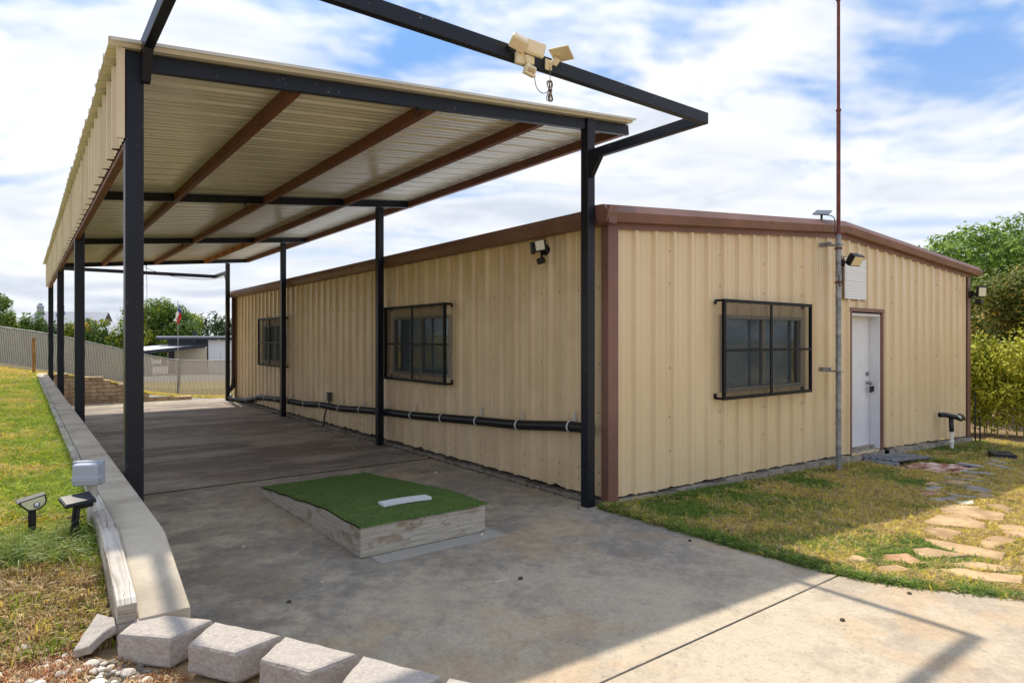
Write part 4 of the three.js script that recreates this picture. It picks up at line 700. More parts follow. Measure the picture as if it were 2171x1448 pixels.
// ------------------------------------------------------------------ insulated standpipe at the right of the front wall
{
  const t = thing('wrapped_standpipe', 'garden tap on a standpipe wrapped in black foam by the right corner', 'tap');
  mesh('wrap', [tube([[8.44, 0.05, 0.31], [8.43, 0.12, 0.31], [8.45, 0.22, 0.3], [8.45, 0.3, 0.3]], 0.038, 9, 16), tube([[8.26, 0.335, 0.18], [8.33, 0.335, 0.24], [8.42, 0.315, 0.3], [8.56, 0.28, 0.36], [8.66, 0.25, 0.38]], 0.042, 9, 20)], M.black, t);
  mesh('riser', [rod([8.44, -0.45, 0.31], [8.44, 0.06, 0.31], 0.03, 10), rod([8.33, -0.12, 0.32], [8.58, -0.13, 0.3], 0.014, 8)], M.pvc, t); mesh('tape', [rod([8.53, 0.295, 0.345], [8.6, 0.275, 0.37], 0.045, 12)], M.strap, t);
  mesh('valve', [rod([8.66, 0.29, 0.36], [8.86, 0.27, 0.34], 0.02, 8), rod([8.84, 0.3, 0.34], [8.9, 0.22, 0.36], 0.022, 8), rod([8.64, 0.27, 0.36], [8.66, 0.34, 0.36], 0.03, 8)], std({ color: L3(70, 52, 40), roughness: 0.6 }), t);
  for (const [x, z, h, l] of [[10.06, 0.16, 0.95, 'taller thin black rod standing at the building\'s right corner'], [10.12, 0.22, 0.5, 'short thin black rod at the building\'s right corner']]) single('ground_rod', [rod([x, -0.5, z], [x, -0.34 + h, z], 0.014, 8), mv(new THREE.SphereGeometry(0.02, 8, 6), x, -0.34 + h, z)], M.black, l, 'rod');
}

// ------------------------------------------------------------------ pitching mound with turf and rubber
{
  const t = thing('pitching_mound', 'sloping pitching mound boxed in white-washed boards and topped with green turf', 'pitching mound');
  const dz0 = 0.0412, topY = (z) => (z > -0.55 ? 0.232 : lerp(0.232, 0.088, (-0.55 - z) / 1.83)), x0 = -2.425, x1 = -1.285, z0 = 0.07, z1 = -2.38;
  mesh('front_board', [rspan(x0 - 0.001, x1 + 0.001, 0.004, 0.232, z0 - 0.04, z0, 0.004)], M.moundBoard, t);
  for (const x of [x0, x1 - 0.038]) { const g = extrude([[-z0 + dz0, 0.004], [-z1, 0.004], [-z1, 0.086], [0.55, 0.228], [-z0 + dz0, 0.231]], 0.036, 0.002); g.rotateY(Math.PI / 2); g.translate(x, 0, 0); mesh('side_board', [g], M.moundBoard, t); }
  mesh('back_board', [rspan(x0 + 0.04, x1 - 0.04, 0.004, 0.084, z1, z1 + 0.036, 0.003)], M.moundBoard, t);
  // turf sheet: sags and ripples at its edges, thick enough to show a lip
  const pos = [], idx = [], nx = 26, nz = 50, P = (i, j, s) => { const u = i / nx, v = j / nz, wob = (fbm(u * 5 + 3, v * 9, 3) - 0.5), e = Math.min(u, 1 - u, v, 1 - v), x = lerp(x0 - 0.012, x1 + 0.016, u) + (u < 0.02 || u > 0.98 ? wob * 0.016 : 0), z = lerp(z0 + 0.014, z1 - 0.01, v) + (v < 0.02 ? (fbm(u * 7, 3, 3) - 0.5) * 0.02 : 0); return [x, topY(clamp(z, z1, z0)) + 0.006 + s * 0.012 + wob * 0.009 - (e < 0.02 ? 0.006 : 0), z]; };
  for (const s of [0, 1]) for (let j = 0; j <= nz; j++) for (let i = 0; i <= nx; i++) pos.push(...P(i, j, s));
  const B = (nx + 1) * (nz + 1), at = (i, j, s) => s * B + j * (nx + 1) + i;
  for (const s of [0, 1]) for (let j = 0; j < nz; j++) for (let i = 0; i < nx; i++) idx.push(at(i, j, s), at(i + 1, j, s), at(i, j + 1, s), at(i + 1, j, s), at(i + 1, j + 1, s), at(i, j + 1, s));
  for (let i = 0; i < nx; i++) for (const j of [0, nz]) idx.push(at(i, j, 0), at(i + 1, j, 0), at(i, j, 1), at(i + 1, j, 0), at(i + 1, j, 1), at(i, j, 1));
  for (let j = 0; j < nz; j++) for (const i of [0, nx]) idx.push(at(i, j, 0), at(i, j + 1, 0), at(i, j, 1), at(i, j + 1, 0), at(i, j + 1, 1), at(i, j, 1));
  const turfMap = tex(512, 512, 0.6, 0.6, (x, y) => { const u = x / 0.6, v = y / 0.6; return mix3(L3(58, 80, 32), L3(104, 130, 58), clamp(fbm(u * 64, v * 64, 3, 64, 0.8) * 1.3 - 0.15 + (fbm(u * 8, v * 8, 3, 8) - 0.5) * 0.5)); });
  const turf = mesh('turf', [raw(pos, null, idx)], bump(std({ roughness: 1, map: turfMap }), grain, 0.012), t);
  const r = rng(41), bl = raw([-0.0012, 0, 0, 0.0012, 0, 0, 0, 0.011, 0.003]), im = new THREE.InstancedMesh(bl, std({ roughness: 0.9 }), 34000), m4 = new THREE.Matrix4(), q = new THREE.Quaternion(), c = new THREE.Color();
  for (let i = 0; i < 34000; i++) { const u = r(), v = r(), p = P(Math.round(u * nx), Math.round(v * nz), 1), z = lerp(z0 + 0.01, z1, v), x = lerp(x0 - 0.008, x1 + 0.01, u); q.setFromEuler(new THREE.Euler((r() - 0.5) * 1.4, r() * 6.28, (r() - 0.5) * 1.4)); const s = 0.8 + r() * 0.7; m4.compose(new THREE.Vector3(x, topY(clamp(z, z1, z0)) + 0.013 + (fbm(u * 5 + 3, v * 9, 3) - 0.5) * 0.014, z), q, new THREE.Vector3(s * 1.4, s, s)); im.setMatrixAt(i, m4); const g = 0.7 + r() * 0.7; im.setColorAt(i, c.setRGB(lin(76) * g, lin(106) * g, lin(38) * g)); }
  im.name = 'turf_fibres'; stuff(shady(im)); turf.add(im);
  const rub = []; const seg = 8; for (let i = 0; i < seg; i++) { const f = (k) => [lerp(-2.045, -1.6, k), topY(-0.4) + 0.03 + 0.006 * Math.sin(k * 3.1), lerp(-0.37, -0.35, k)]; rub.push(barTo(f(i / seg), f((i + 1) / seg + 0.004), 0.115, 0.022)); }
  single('pitching_rubber', rub, std({ color: L3(226, 226, 230), roughness: 0.6 }), 'white rubber strip lying on the green turf mound', 'pitching rubber');
}

// ------------------------------------------------------------------ outlet box and solar stake lights at the lawn's edge
{
  const t = thing('utility_box', 'grey weatherproof outlet box on a short pipe beside the low wall', 'outlet box', null, [-4.212, 0.185, 1.02], -0.42); t.scale.setScalar(0.82);
  const grey = std({ color: L3(158, 166, 178), roughness: 0.45 });
  mesh('back_box', [rbox(0.15, 0.135, 0.05, 0.008, 0, 1.022, -0.035)], grey, t);
  mesh('cover', [rbox(0.13, 0.125, 0.07, 0.016, 0.008, 1.022, 0.024), rbox(0.15, 0.138, 0.008, 0.003, 0, 1.022, -0.008)], grey, t);
  mesh('latch_band', [rbox(0.135, 0.036, 0.074, 0.008, 0.01, 1.0, 0.026), rbox(0.02, 0.022, 0.02, 0.006, 0.076, 1.005, 0.04)], grey, t);
  mesh('pipe', [rod([0.02, 0.72, -0.01], [0.02, 0.955, -0.01], 0.023, 14), rod([0.02, 0.93, -0.01], [0.02, 0.956, -0.01], 0.027, 14)], std({ roughness: 0.7, map: mottled(L3(168, 160, 150), L3(206, 202, 196), 4, 0.3, 0.7) }), t);
  const plast = std({ color: L3(26, 27, 31), roughness: 0.5 }), cell = std({ color: L3(34, 38, 52), roughness: 0.18, clearcoat: 0.6 });
  const spike = (o) => { mesh('spike', [barTo([0, -0.06, 0], [0, 0.115, 0], 0.034, 0.012), barTo([0, -0.06, 0.001], [0, 0.115, 0.001], 0.011, 0.03), rbox(0.085, 0.005, 0.014, 0.002, 0, 0.06, 0)], plast, o); };
  const a = thing('solar_stake_light', 'black solar stake light beside the grey outlet box, panel side up', 'garden light', 'solar stake lights', [-4.267, 0.802, 1.13], 0.35); spike(a);
  a.rotation.z = -0.1; a.scale.setScalar(0.84);
  mesh('head', [rbox(0.15, 0.018, 0.1, 0.006, 0.0, 0.15, 0, [0.35, 0, 0.16]), rbox(0.09, 0.04, 0.07, 0.01, 0.03, 0.132, -0.01, [0.35, 0, 0.16])], plast, a); mesh('solar_cell', [rbox(0.135, 0.004, 0.085, 0.001, -0.002, 0.1605, 0.0035, [0.35, 0, 0.16])], cell, a);
  const b = thing('solar_stake_light', 'black solar stake light with pale lens facing out, leftmost on the lawn', 'garden light', 'solar stake lights', [-4.418, 0.8, 1.01], 0.12); spike(b);
  b.scale.setScalar(0.86); const out = (k) => [[-0.055, 0.012 * k], [-0.03, -0.028 * k], [-0.012, -0.036 * k], [0.02, -0.036 * k], [0.05, -0.02 * k], [0.06, 0.0], [0.06, 0.034 * k], [-0.055, 0.026 * k]].map(([x, y]) => [x * (0.4 + 0.6 * k), y]);
  const hd = new THREE.Group(); hd.name = 'head'; hd.position.set(0, 0.132, 0.02); hd.rotation.set(-0.22, 0, 0.16); b.add(hd);
  const g = extrude(out(1), 0.02, 0.003); mesh('housing', [g, rbox(0.125, 0.006, 0.05, 0.002, 0.0, 0.032, -0.012, [0.5, 0, 0.03])], plast, hd);
  const g2 = extrude(out(0.78), 0.004, 0.001); g2.translate(0, 0.0, 0.0195); mesh('lens', [g2], std({ roughness: 0.35, map: tex(128, 128, 0.08, 0.08, (x, y) => mix3(L3(176, 172, 130), L3(214, 210, 168), vnoise(x / 0.08 * 32, y / 0.08 * 32, 32))) }), hd);
  mesh('sensor_eye', [rod([0.012, -0.01, 0.02], [0.012, -0.01, 0.03], 0.0135, 18)], plast, hd); mesh('sensor_dome', [mv(new THREE.SphereGeometry(0.0105, 14, 8), 0.012, -0.01, 0.027)], std({ color: L3(196, 200, 214), roughness: 0.3 }), hd);
}
// ------------------------------------------------------------------ stepping stones, bricks, boards and the like on the front lawn
const polys = [], lawnY = (x, z) => rightHeight(x, z);
{
  const S = [
    ['long sunlit tan stepping stone just past the building\'s shadow edge', [[3.02, 2.0], [3.22, 2.16], [3.29, 2.49], [2.97, 2.57], [2.82, 2.36], [2.8, 2.12]]],
    ['broad pointed tan stepping stone in sun, second row past the shadow', [[2.27, 2.13], [2.67, 2.13], [2.82, 2.25], [2.68, 2.51], [2.45, 2.58], [2.38, 2.43], [2.25, 2.23]]],
    ['tan stepping stone half overgrown with grass in the middle of the path', [[1.93, 2.27], [2.05, 2.25], [2.14, 2.4], [2.14, 2.5], [1.97, 2.5], [1.76, 2.53], [1.78, 2.38]]],
    ['longest pale stepping stone with a squared right end', [[1.62, 2.37], [1.66, 2.52], [1.7, 2.72], [1.72, 2.93], [1.48, 2.97], [1.41, 2.74], [1.5, 2.48]]],
    ['brownish stepping stone in front of the longest pale stone', [[1.2, 2.46], [1.32, 2.52], [1.34, 2.65], [1.38, 2.8], [1.23, 2.73], [1.04, 2.61], [1.08, 2.53]]],
    ['small humped reddish stepping stone near the driveway edge', [[0.69, 2.43], [0.86, 2.39], [1.03, 2.48], [0.96, 2.58], [0.87, 2.66], [0.8, 2.65], [0.78, 2.54]]],
    ['leftmost small sunken stepping stone near the driveway edge', [[0.48, 2.27], [0.63, 2.27], [0.63, 2.39], [0.55, 2.38], [0.47, 2.31]]],
    ['sandy oval stepping stone closest to the driveway edge', [[0.43, 2.51], [0.55, 2.51], [0.65, 2.57], [0.63, 2.67], [0.54, 2.65], [0.41, 2.55]]],
    ['tan stepping stone with a dark broken right end, last row but one', [[1.03, 2.77], [1.23, 2.85], [1.27, 2.96], [1.31, 3.08], [1.23, 3.09], [1.14, 3.06], [1.07, 2.92]]],
    ['grey-stained long stepping stone at the front of the path', [[0.81, 2.78], [0.96, 2.89], [1.0, 3.03], [1.13, 3.19], [0.94, 3.24], [0.79, 3.06], [0.75, 2.87]]],
    ['shield-shaped stepping stone at the right of the path', [[2.02, 2.67], [2.23, 2.67], [2.31, 2.77], [2.25, 2.87], [2.06, 2.83], [1.79, 2.8], [1.81, 2.75]]],
    ['upper of two straight-edged stepping stones at the photo\'s right edge', [[2.74, 2.57], [2.85, 2.62], [2.96, 2.82], [2.75, 2.87], [2.58, 2.67]]],
    ['lower of two straight-edged stepping stones at the photo\'s right edge', [[2.49, 2.69], [2.74, 2.88], [2.49, 2.95], [2.33, 2.78]]],
    ['wedge-shaped stepping stone right of the shadow\'s edge', [[3.69, 2.21], [3.79, 2.32], [3.65, 2.47], [3.44, 2.46]]],
    ['bright stepping stone just touched by sun near the plank boards', [[4.26, 1.95], [4.44, 2.0], [4.27, 2.16], [4.12, 2.15], [4.1, 2.03]]],
    ['thin stepping stone lying across the shadow\'s edge', [[3.17, 1.93], [3.38, 2.02], [3.42, 2.15], [3.49, 2.22], [3.3, 2.26], [3.16, 2.04]]],
    ['small white broken stepping stone at the shadow\'s edge', [[3.54, 1.96], [3.8, 2.08], [3.6, 2.13], [3.46, 2.07]]],
    ['shaded stepping stone with a sunlit tip', [[4.01, 1.71], [4.0, 1.91], [4.04, 2.03], [3.88, 1.99], [3.9, 1.79]]],
    ['large shaded grey stepping stone at the path\'s bend', [[4.75, 1.67], [4.76, 1.89], [4.59, 2.05], [4.38, 1.93], [4.48, 1.79]]],
    ['shaded rounded stepping stone left of the path\'s bend', [[4.02, 1.49], [4.31, 1.49], [4.33, 1.6], [4.06, 1.64], [3.94, 1.56]]],
    ['shaded reddish stepping stone left of the sun edge', [[3.62, 1.57], [3.93, 1.63], [3.84, 1.76], [3.6, 1.7]]],
    ['dark grey shaded stepping stone beside the sun edge', [[3.39, 1.73], [3.79, 1.88], [3.77, 1.95], [3.37, 1.91], [3.38, 1.77]]],
    ['brown shaded stepping stone nearest the bricks', [[4.66, 1.38], [4.98, 1.49], [4.99, 1.71], [4.73, 1.63]]],
    ['small pale shaded stepping stone left of the brown one', [[4.35, 1.37], [4.61, 1.38], [4.51, 1.53], [4.36, 1.45]]],
    ['tan shaded stepping stone under the grey plank', [[5.56, 1.34], [5.72, 1.43], [5.57, 1.67], [5.41, 1.53]]],
    ['rounded stepping stone cut off by the photo\'s right edge', [[1.73, 3.01], [1.82, 3.01], [1.85, 3.06], [1.67, 3.1], [1.62, 3.06]]],
  ], r = rng(91), cut = new Set([17, 18, 19, 21]);
  S.forEach(([label, poly], i) => {
    const y = poly.reduce((s, [x, z]) => s + lawnY(x, z), 0) / poly.length + 0.012, P = [];
    poly.forEach((p, k) => { const q = poly[(k + 1) % poly.length]; for (let t = 0; t < 3; t++) { const f = t / 3, j = t ? 0.02 : 0; P.push([lerp(p[0], q[0], f) + (r() - 0.5) * j, lerp(p[1], q[1], f) + (r() - 0.5) * j]); } });
    const area = P.reduce((s, p, k) => { const q = P[(k + 1) % P.length]; return s + p[0] * q[1] - q[0] * p[1]; }, 0); if (area > 0) P.reverse();
    polys.push(P); const o = single('stepping_stone', [prism(P, y - 0.04, y + 0.02 + r() * 0.01, 0.008)], i === 16 ? M.pebble : cut.has(i) ? M.slate : i === 5 || i === 20 ? M.redStone : M.stone, label, 'stepping stone', 'stepping stones across the lawn'); o.rotation.y = 0;
  });
  const bp = thing('brick_pad', 'patch of worn red and pale bricks set flush in the grass', 'brick pad'), tones = [L3(148, 96, 76), L3(170, 122, 100), L3(196, 160, 140), L3(214, 190, 176), L3(132, 88, 70)].map((c) => bump(std({ color: c, roughness: 0.95 }), grain, 0.004));
  for (let j = 0; j < 7; j++) for (let i = 0; i < 5; i++) { const x = 5.58 + i * 0.205 + (j % 2) * 0.1 + (r() - 0.5) * 0.02, z = 0.66 + j * 0.1; if (r() < 0.16 || (i === 4 && j < 2) || (i === 0 && j > 4)) continue; mesh('brick', [rbox(0.19, 0.05, 0.09, 0.006, x, lawnY(x, z) - 0.002 + r() * 0.012, z, [(r() - 0.5) * 0.05, (r() - 0.5) * 0.12, (r() - 0.5) * 0.05])], tones[Math.floor(r() * 5)], bp); }
  // loose grey boards
  const board = (label, a, b, w) => single('grey_board', [barTo([a[0], lawnY(...a) + 0.03, a[1]], [b[0], lawnY(...b) + 0.03, b[1]], w, 0.025)], M.greyBoard, label, 'board', 'loose grey boards on the lawn');
  board('weathered grey board on the lawn, nearest the stepping stones', [5.86, 1.3], [6.02, 1.62], 0.12); board('grey board at the right edge of the bricks', [6.72, 0.98], [6.66, 1.3], 0.1); board('longest pale grey board below the black meter box', [7.12, 1.22], [6.76, 1.62], 0.09); board('grey board closest to the black meter box', [7.56, 1.12], [7.3, 1.4], 0.09); board('thin dark board among the shaded stepping stones', [5.13, 1.34], [5.3, 1.71], 0.05);
  // ribbed metal sheet at the doorstep
  const rp = thing('doorstep_sheet', 'ribbed grey metal sheet lying as a doorstep', 'metal sheet');
  mesh('sheet', [sheet(0.0, 1.5, 0, 0.52, (u, v, w) => [5.52 + u * 0.02 + v * 2.55, -0.11 - v * 0.17 + w * 0.8 - 0.02 * 0, 0.15 + u * 0.3])], M.sheetGrey, rp); mesh('bearer', [span(5.5, 5.56, -0.26, -0.12, 0.16, 0.62), span(6.75, 6.81, -0.34, -0.2, 0.16, 0.6)], M.greyBoard, rp);
  const mb = thing('meter_box', 'low black plastic box with a slot in its lid on the lawn', 'valve box', null, [8.2, lawnY(8.2, 1.1), 1.1], 0.5);
  mesh('body', [extrude([[-0.24, -0.05], [0.24, -0.05], [0.21, 0.085], [-0.21, 0.085]], 0.28, 0.008).translate(0, 0, -0.14)], M.black, mb); mesh('lid', [rspan(-0.22, -0.05, 0.09, 0.105, -0.15, 0.15), rspan(0.05, 0.22, 0.09, 0.105, -0.15, 0.15), rspan(-0.05, 0.05, 0.09, 0.105, 0.06, 0.15), rspan(-0.05, 0.05, 0.09, 0.105, -0.15, -0.06)], M.black, mb);
  single('corner_rock', [rock(0.13, 0.04, 0.09, 3, 0.2, -0.01, 0.36)], M.slate, 'pale broken concrete lump in grass at the building\'s near corner', 'rock');
  single('slab_fragment', [(() => { const g = roughPrism([[-4.315, 2.03], [-4.27, 2.05], [-4.225, 2.01], [-4.185, 2.0], [-4.18, 1.95], [-4.23, 1.87]].reverse(), 0.0, 0.035, 0.008, 9); g.translate(4.24, 0, -1.98); g.applyMatrix4(new THREE.Matrix4().makeRotationFromEuler(new THREE.Euler(0.18, 0, 0.3))); return g.translate(-4.24, 0.615, 1.98); })()], M.block, 'broken pale concrete slab leaning beside the first garden block', 'rubble');
}
function rock(a, b, c, seed, x, y, z) { const g = new THREE.IcosahedronGeometry(1, 3), p = g.attributes.position; for (let i = 0; i < p.count; i++) { const u = p.getX(i), v = p.getY(i), w = p.getZ(i), k = 0.72 + 0.62 * fbm(u * 1.3 + seed * 3.7 + 9, v * 1.3 + w * 1.1 + seed, 4); p.setXYZ(i, u * k * a, v * k * b, w * k * c); } g.deleteAttribute('uv'); g.deleteAttribute('normal'); g.computeVertexNormals(); return g.translate(x, y, z); }
// ------------------------------------------------------------------ pebbles and litter
{
  const r = rng(121), near = [];
  for (let i = 0; i < 1000; i++) {
    const u = r(), z = 1.87 + (r() < 0.65 ? r() * 0.26 : r() * 0.6), x = lawnEdge(z) - 0.19 - u * 0.5, s = 0.0065 + Math.pow(r(), 2) * 0.0155; if (near.some((q) => Math.hypot(q[0] - x, q[1] - z) < (q[2] + s) * 0.95)) continue; near.push([x, z, s]);
    single('limestone_pebble', [rock(s * 1.2, s * 0.75, s, i, x, leftHeight(x, z) + s * 0.6, z)], M.pebble, 'rounded pale limestone pebble in the gravel strip before the garden blocks', 'pebble', 'pebbles before the garden blocks');
  }
  const scat = [['pale stone chip on the driveway left of the mound', -3.05, -0.75, 0.022], ['small grey stone on the driveway between wall and mound', -2.83, 0.35, 0.02], ['dark round stone on the driveway near the first garden block', -3.12, 0.55, 0.024], ['pale stone beside the mound\'s clean strip', -1.36, 0.13, 0.022], ['dark curled leaf-like stone in shade near the shadow edge', -1.72, 1.12, 0.026], ['brown stone in the sun right of the slab joint', -0.62, 2.78, 0.024], ['brown stone at the slab edge by the grass', 0.13, 2.85, 0.022], ['dark twig-like stone at the slab edge under the grass', -0.1, 1.3, 0.026], ['pale stone on the driveway by the oil stain', -0.38, -2.3, 0.03], ['small stone on the driveway near the second post', -0.45, -4.6, 0.025]];
  scat.forEach(([l, x, z, s], i) => single('loose_stone', [rock(s * 0.65, s * 0.4, s * 0.55, 40 + i, x, s * 0.2, z)], /dark|brown/.test(l) ? M.darkStone : M.pebble, l, 'stone', 'loose stones on the driveway'));
  // crumbs of debris in the gap along the wall
  const g = rock(1, 0.6, 0.8, 5, 0, 0, 0), N = 420, im = new THREE.InstancedMesh(merge([g]), M.slate, N), m = new THREE.Matrix4(), q = new THREE.Quaternion(), c = new THREE.Color();
  for (let i = 0; i < N; i++) { const s = 0.006 + Math.pow(r(), 3) * 0.024, z = 0.1 - r() * 13.5, x = 0.04 + r() * 0.1 - (r() < 0.12 ? r() * 0.25 : 0); q.setFromEuler(new THREE.Euler(r() * 3, r() * 6, r() * 3)); m.compose(new THREE.Vector3(x, x > 0.065 ? -0.01 + s * 0.3 : s * 0.3, z), q, new THREE.Vector3(s, s, s)); im.setMatrixAt(i, m); const k = 0.4 + r() * 0.9; im.setColorAt(i, c.setRGB(k, k * 0.95, k * 0.88)); }
  im.name = 'wall_debris'; im.userData = { kind: 'stuff', label: 'grit and crumbs along the foot of the side wall', category: 'debris' }; scene.add(shady(im));
  // fine gravel among the pebbles
  const N2 = 5200, i2 = new THREE.InstancedMesh(merge([rock(1, 0.7, 0.85, 8, 0, 0, 0)]), M.pebble, N2);
  for (let i = 0; i < N2; i++) { const s = 0.003 + Math.pow(r(), 3) * 0.012, z = 1.84 + r() * 1.3, x = lawnEdge(z) - 0.16 - Math.pow(r(), 1.3) * 0.9; q.setFromEuler(new THREE.Euler(r() * 3, r() * 6, r() * 3)); m.compose(new THREE.Vector3(x, leftHeight(x, z) + s * 0.3, z), q, new THREE.Vector3(s, s, s)); i2.setMatrixAt(i, m); const k = 0.55 + r() * 0.6, b = r() < 0.3 ? 0.75 : 0.95; i2.setColorAt(i, c.setRGB(k, k * (b + 0.02), k * b * 0.95)); }
  i2.name = 'gravel'; i2.userData = { kind: 'stuff', label: 'fine pale gravel in the foreground corner', category: 'gravel' }; scene.add(shady(i2));
  single('dry_leaf', [(() => { const pos = [], n = 6; for (let i = 0; i < n; i++) for (let j = 0; j < n; j++) { const P = (u, v) => { const w = Math.sin(u * 3.1416) * 0.022 * (1 + 0.2 * Math.sin(u * 21)); return [-4.275 + (v - 0.5) * 2 * w, 0.605 + 0.014 * Math.cos((v - 0.5) * 3) + u * 0.018, 1.9 + u * 0.06]; }; const q2 = [P(i / n, j / n), P((i + 1) / n, j / n), P((i + 1) / n, (j + 1) / n), P(i / n, (j + 1) / n)]; for (const t of [0, 1, 2, 0, 2, 3]) pos.push(...q2[t]); } return raw(pos); })()], std({ color: L3(190, 124, 74), roughness: 0.85 }), 'curled orange-brown dry leaf beside the broken slab', 'leaf');
}
// ------------------------------------------------------------------ grass
function tuftGeo(n, h, spread, w, seed, droop = 0.5) {
  const r = rng(seed), pos = [], idx = []; let v = 0;
  for (let i = 0; i < n; i++) {
    const a = r() * 6.283, d = r() * spread, x = Math.cos(a) * d, z = Math.sin(a) * d, b = r() * 6.283, bl = h * (0.55 + r() * 0.6), le = droop * (0.3 + r()) * bl, ca = Math.cos(b), sa = Math.sin(b), ww = w * (0.7 + r() * 0.6);
    const px = -sa * ww, pz = ca * ww;
    pos.push(x - px, -0.006, z - pz, x + px, -0.006, z + pz, x + ca * le * 0.35 - px * 0.8, bl * 0.6, z + sa * le * 0.35 - pz * 0.8, x + ca * le * 0.35 + px * 0.8, bl * 0.6, z + sa * le * 0.35 + pz * 0.8, x + ca * le, bl * (1 - 0.3 * droop), z + sa * le);
    idx.push(v, v + 1, v + 2, v + 1, v + 3, v + 2, v + 2, v + 3, v + 4); v += 5;
  }
  return raw(pos, null, idx);
}
M.grass = new THREE.MeshPhysicalMaterial({ roughness: 0.8, side: THREE.DoubleSide, transmission: 0.45, thickness: 0, specularIntensity: 0.4 });
function field(name, label, geo, N, seed, spot) {
  const r = rng(seed), im = new THREE.InstancedMesh(geo, M.grass, N), m = new THREE.Matrix4(), q = new THREE.Quaternion(), c = new THREE.Color(), e = new THREE.Euler(); let k = 0;
  for (let i = 0, tries = 0; k < N && tries < N * 6; tries++) { const s = spot(r); if (!s) continue; q.setFromEuler(e.set((r() - 0.5) * 0.4, r() * 6.283, (r() - 0.5) * 0.4)); m.compose(new THREE.Vector3(s[0], s[1], s[2]), q, new THREE.Vector3(s[3], s[4] ?? s[3], s[3])); im.setMatrixAt(k, m); im.setColorAt(k, c.setRGB(...s[5])); k++; }
  im.count = k; im.name = name; im.userData = { kind: 'stuff', label, category: 'grass' }; scene.add(shady(im)); return im;
}
const GR = [L3(166, 182, 60), L3(188, 198, 68), L3(140, 164, 56)], YL = [L3(228, 208, 92), L3(238, 218, 116), L3(212, 198, 80)], TAN = [L3(212, 188, 136), L3(194, 168, 120), L3(226, 206, 162), L3(170, 144, 104)], RUST = [L3(176, 112, 60), L3(150, 92, 48), L3(196, 140, 84)];
const pick = (r, a) => a[Math.floor(r() * a.length)], tint = (c, k) => [c[0] * k, c[1] * k, c[2] * k];
const shortT = tuftGeo(7, 0.034, 0.024, 0.0021, 7, 0.8), midT = tuftGeo(8, 0.05, 0.03, 0.0024, 8, 0.9), leafyT = tuftGeo(8, 0.02, 0.03, 0.004, 9, 1.1), longT = tuftGeo(8, 0.17, 0.03, 0.0022, 10, 1.1);
// the lawn left of the low wall
const leftSpot = (x0, pow) => (r) => {
  const z = lerp(1.95, -14.6, Math.pow(r(), pow)), x = lawnEdge(z) - 0.03 - Math.pow(r(), 1.5) * x0, g = fbm(x * 3.4 + 4, z * 3.4 + 44, 5, 256, 0.65), dryness = clamp((g - 0.5) * 3.0 + 0.33 + smooth(1.0, 1.6, z) * 0.4 + smooth(-9, -14, z) * 0.35 - smooth(0.22, 0.02, lawnEdge(z) - x) * 0.5);
  if (z > 1.3 && r() < smooth(1.35, 1.95, z) * 0.8) return null;
  const c = r() < dryness ? (r() < 0.8 * smooth(1.0, 1.6, z) ? pick(r, TAN) : pick(r, r() < 0.6 ? YL : TAN)) : pick(r, GR), s = 0.7 + r() * 0.7; return [x, leftHeight(x, z), z, s, s * (0.7 + r() * 0.6), tint(c, 0.8 + r() * 0.4)];
};
field('lawn_grass', 'short green and straw-coloured grass on the raised lawn', shortT, 60000, 201, leftSpot(1.3, 2.2));
field('lawn_grass_wide', 'rougher grass over the rest of the raised lawn', midT, 60000, 202, leftSpot(5.5, 1.2));
field('lawn_clover', 'small-leaved weeds in the raised lawn', leafyT, 9000, 203, (r) => { const z = lerp(1.9, -4, Math.pow(r(), 1.4)), x = lawnEdge(z) - 0.04 - r() * 0.7; if (fbm(x * 3 + 60, z * 3 + 7, 3) < 0.5) return null; return [x, leftHeight(x, z) + 0.008, z, 0.5 + r() * 0.5, 0.8, tint(pick(r, [L3(112, 138, 70), L3(86, 118, 56), L3(140, 160, 92)]), 0.8 + r() * 0.4)]; });
field('long_grass', 'long drooping green grass around the stake lights', longT, 170, 204, (r) => { const z = 1.0 + r() * 0.42, x = -4.2 - r() * 0.42; if (z < 1.12 && x < -4.3) return null; return [x, leftHeight(x, z), z, 0.55 + r() * 0.5, 0.5 + r() * 0.4, tint(pick(r, [L3(128, 150, 56), L3(150, 160, 78), L3(100, 128, 48)]), 0.85 + r() * 0.3)]; });
field('dry_litter', 'rusty pine needles and straw litter among the pebbles', tuftGeo(7, 0.022, 0.03, 0.0011, 12, 2.6), 5200, 205, (r) => { const z = 1.55 + r() * 1.5, x = lawnEdge(z) - 0.13 - r() * 0.85; if (fbm(x * 6 + 9, z * 6, 3) < 0.42) return null; return [x, leftHeight(x, z) + 0.006, z, 0.7 + r() * 0.8, 0.7 + r() * 0.8, tint(pick(r, r() < 0.55 ? RUST : TAN), 0.8 + r() * 0.4)]; });
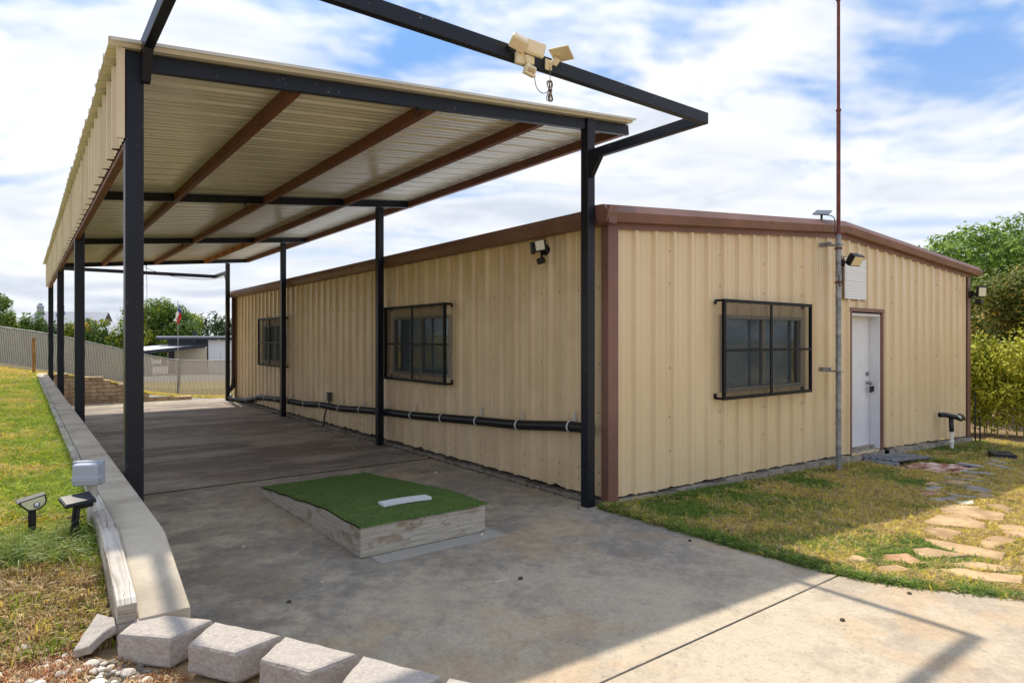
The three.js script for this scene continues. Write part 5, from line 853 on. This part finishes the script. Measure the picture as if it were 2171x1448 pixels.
// the front lawn right of the driveway
const slabEdge = table([[-1, 0.06], [1.6, 0.045], [2.15, 0.075], [2.42, 0.105], [2.735, 0.21], [2.96, 0.37], [3.33, 0.6], [3.8, 1.0], [4.4, 1.7], [5.2, 3]]);
const onStone = (x, z) => polys.some((P) => { let c = false; for (let i = 0, j = P.length - 1; i < P.length; j = i++) if ((P[i][1] > z) !== (P[j][1] > z) && x < (P[j][0] - P[i][0]) * (z - P[i][1]) / (P[j][1] - P[i][1]) + P[i][0]) c = !c; return c; }) || (x > 5.5 && x < 6.7 && z > 0.62 && z < 1.3) || (x > 5.5 && x < 6.85 && z > 0.1 && z < 0.6) || (Math.abs(x - 8.2) < 0.26 && Math.abs(z - 1.1) < 0.22);
const rightSpot = (far, tall) => (r) => {
  const z = 0.14 + Math.pow(r(), 1.15) * 4.2, x = slabEdge(z) + 0.0 + Math.pow(r(), far ? 0.9 : 1.25) * 11; if (onStone(x, z) || x > 12.2) return null;
  if (x > 10.3 && z < 1.4 && r() < 0.75) return null;
  const wall = smooth(0.55, 0.12, z) * 0.55 + smooth(0.26, 0.0, x - slabEdge(z)) * 0.5, g = fbm(x * 1.6 + 14, z * 1.6 + 3, 4), green = clamp((g - 0.55) * 3.4 + wall + 0.14 + smooth(2.6, 0.6, x) * 0.2);
  const c = r() < green ? pick(r, [L3(128, 154, 56), L3(150, 172, 62), L3(106, 136, 52)]) : pick(r, r() < 0.5 ? YL : TAN), s = 0.75 + r() * 0.6 + wall * 0.5; return [x, rightHeight(x, z), z, s, s * (0.6 + r() * 0.7), tint(c, 0.75 + r() * 0.45)];
};
field('front_lawn_grass', 'dry straw and green grass on the lawn before the front wall', midT, 90000, 301, rightSpot(false));
field('front_lawn_far_grass', 'thin grass towards the building\'s right corner', midT, 50000, 302, rightSpot(true));
field('weed_tufts', 'green weeds at the foot of the front wall and driveway edge', tuftGeo(9, 0.09, 0.05, 0.004, 14, 1.1), 1500, 303, (r) => {
  const k = r(); let x, z; if (k < 0.4) { z = 0.3 + r() * 2.6; x = slabEdge(z) + 0.01 + r() * 0.12; } else if (k < 0.72) { x = 7.2 + r() * 3.2; z = 0.16 + Math.pow(r(), 2) * 0.75; } else { x = 0.3 + r() * 6.7; z = 0.17 + r() * 0.16; if (x > 5.2 && x < 6.3) return null; }
  const s = (0.5 + r() * 0.7) * (k < 0.4 ? 0.7 : 1); return [x, rightHeight(x, z), z, s, s, tint(pick(r, [L3(84, 116, 44), L3(104, 136, 52), L3(70, 100, 40)]), 0.8 + r() * 0.4)];
});
field('field_grass', 'dry yellow grass around the fence', tuftGeo(9, 0.07, 0.05, 0.004, 15, 0.8), 16000, 304, (r) => { const x = -9 + r() * 14, z = -15.1 - r() * 8.5; return [x, backHeight(x, z), z, 0.8 + r() * 0.8, 0.7 + r() * 0.6, tint(pick(r, YL.concat(TAN.slice(0, 2), GR.slice(0, 1))), 0.8 + r() * 0.4)]; });
renderer.render(scene, camera);
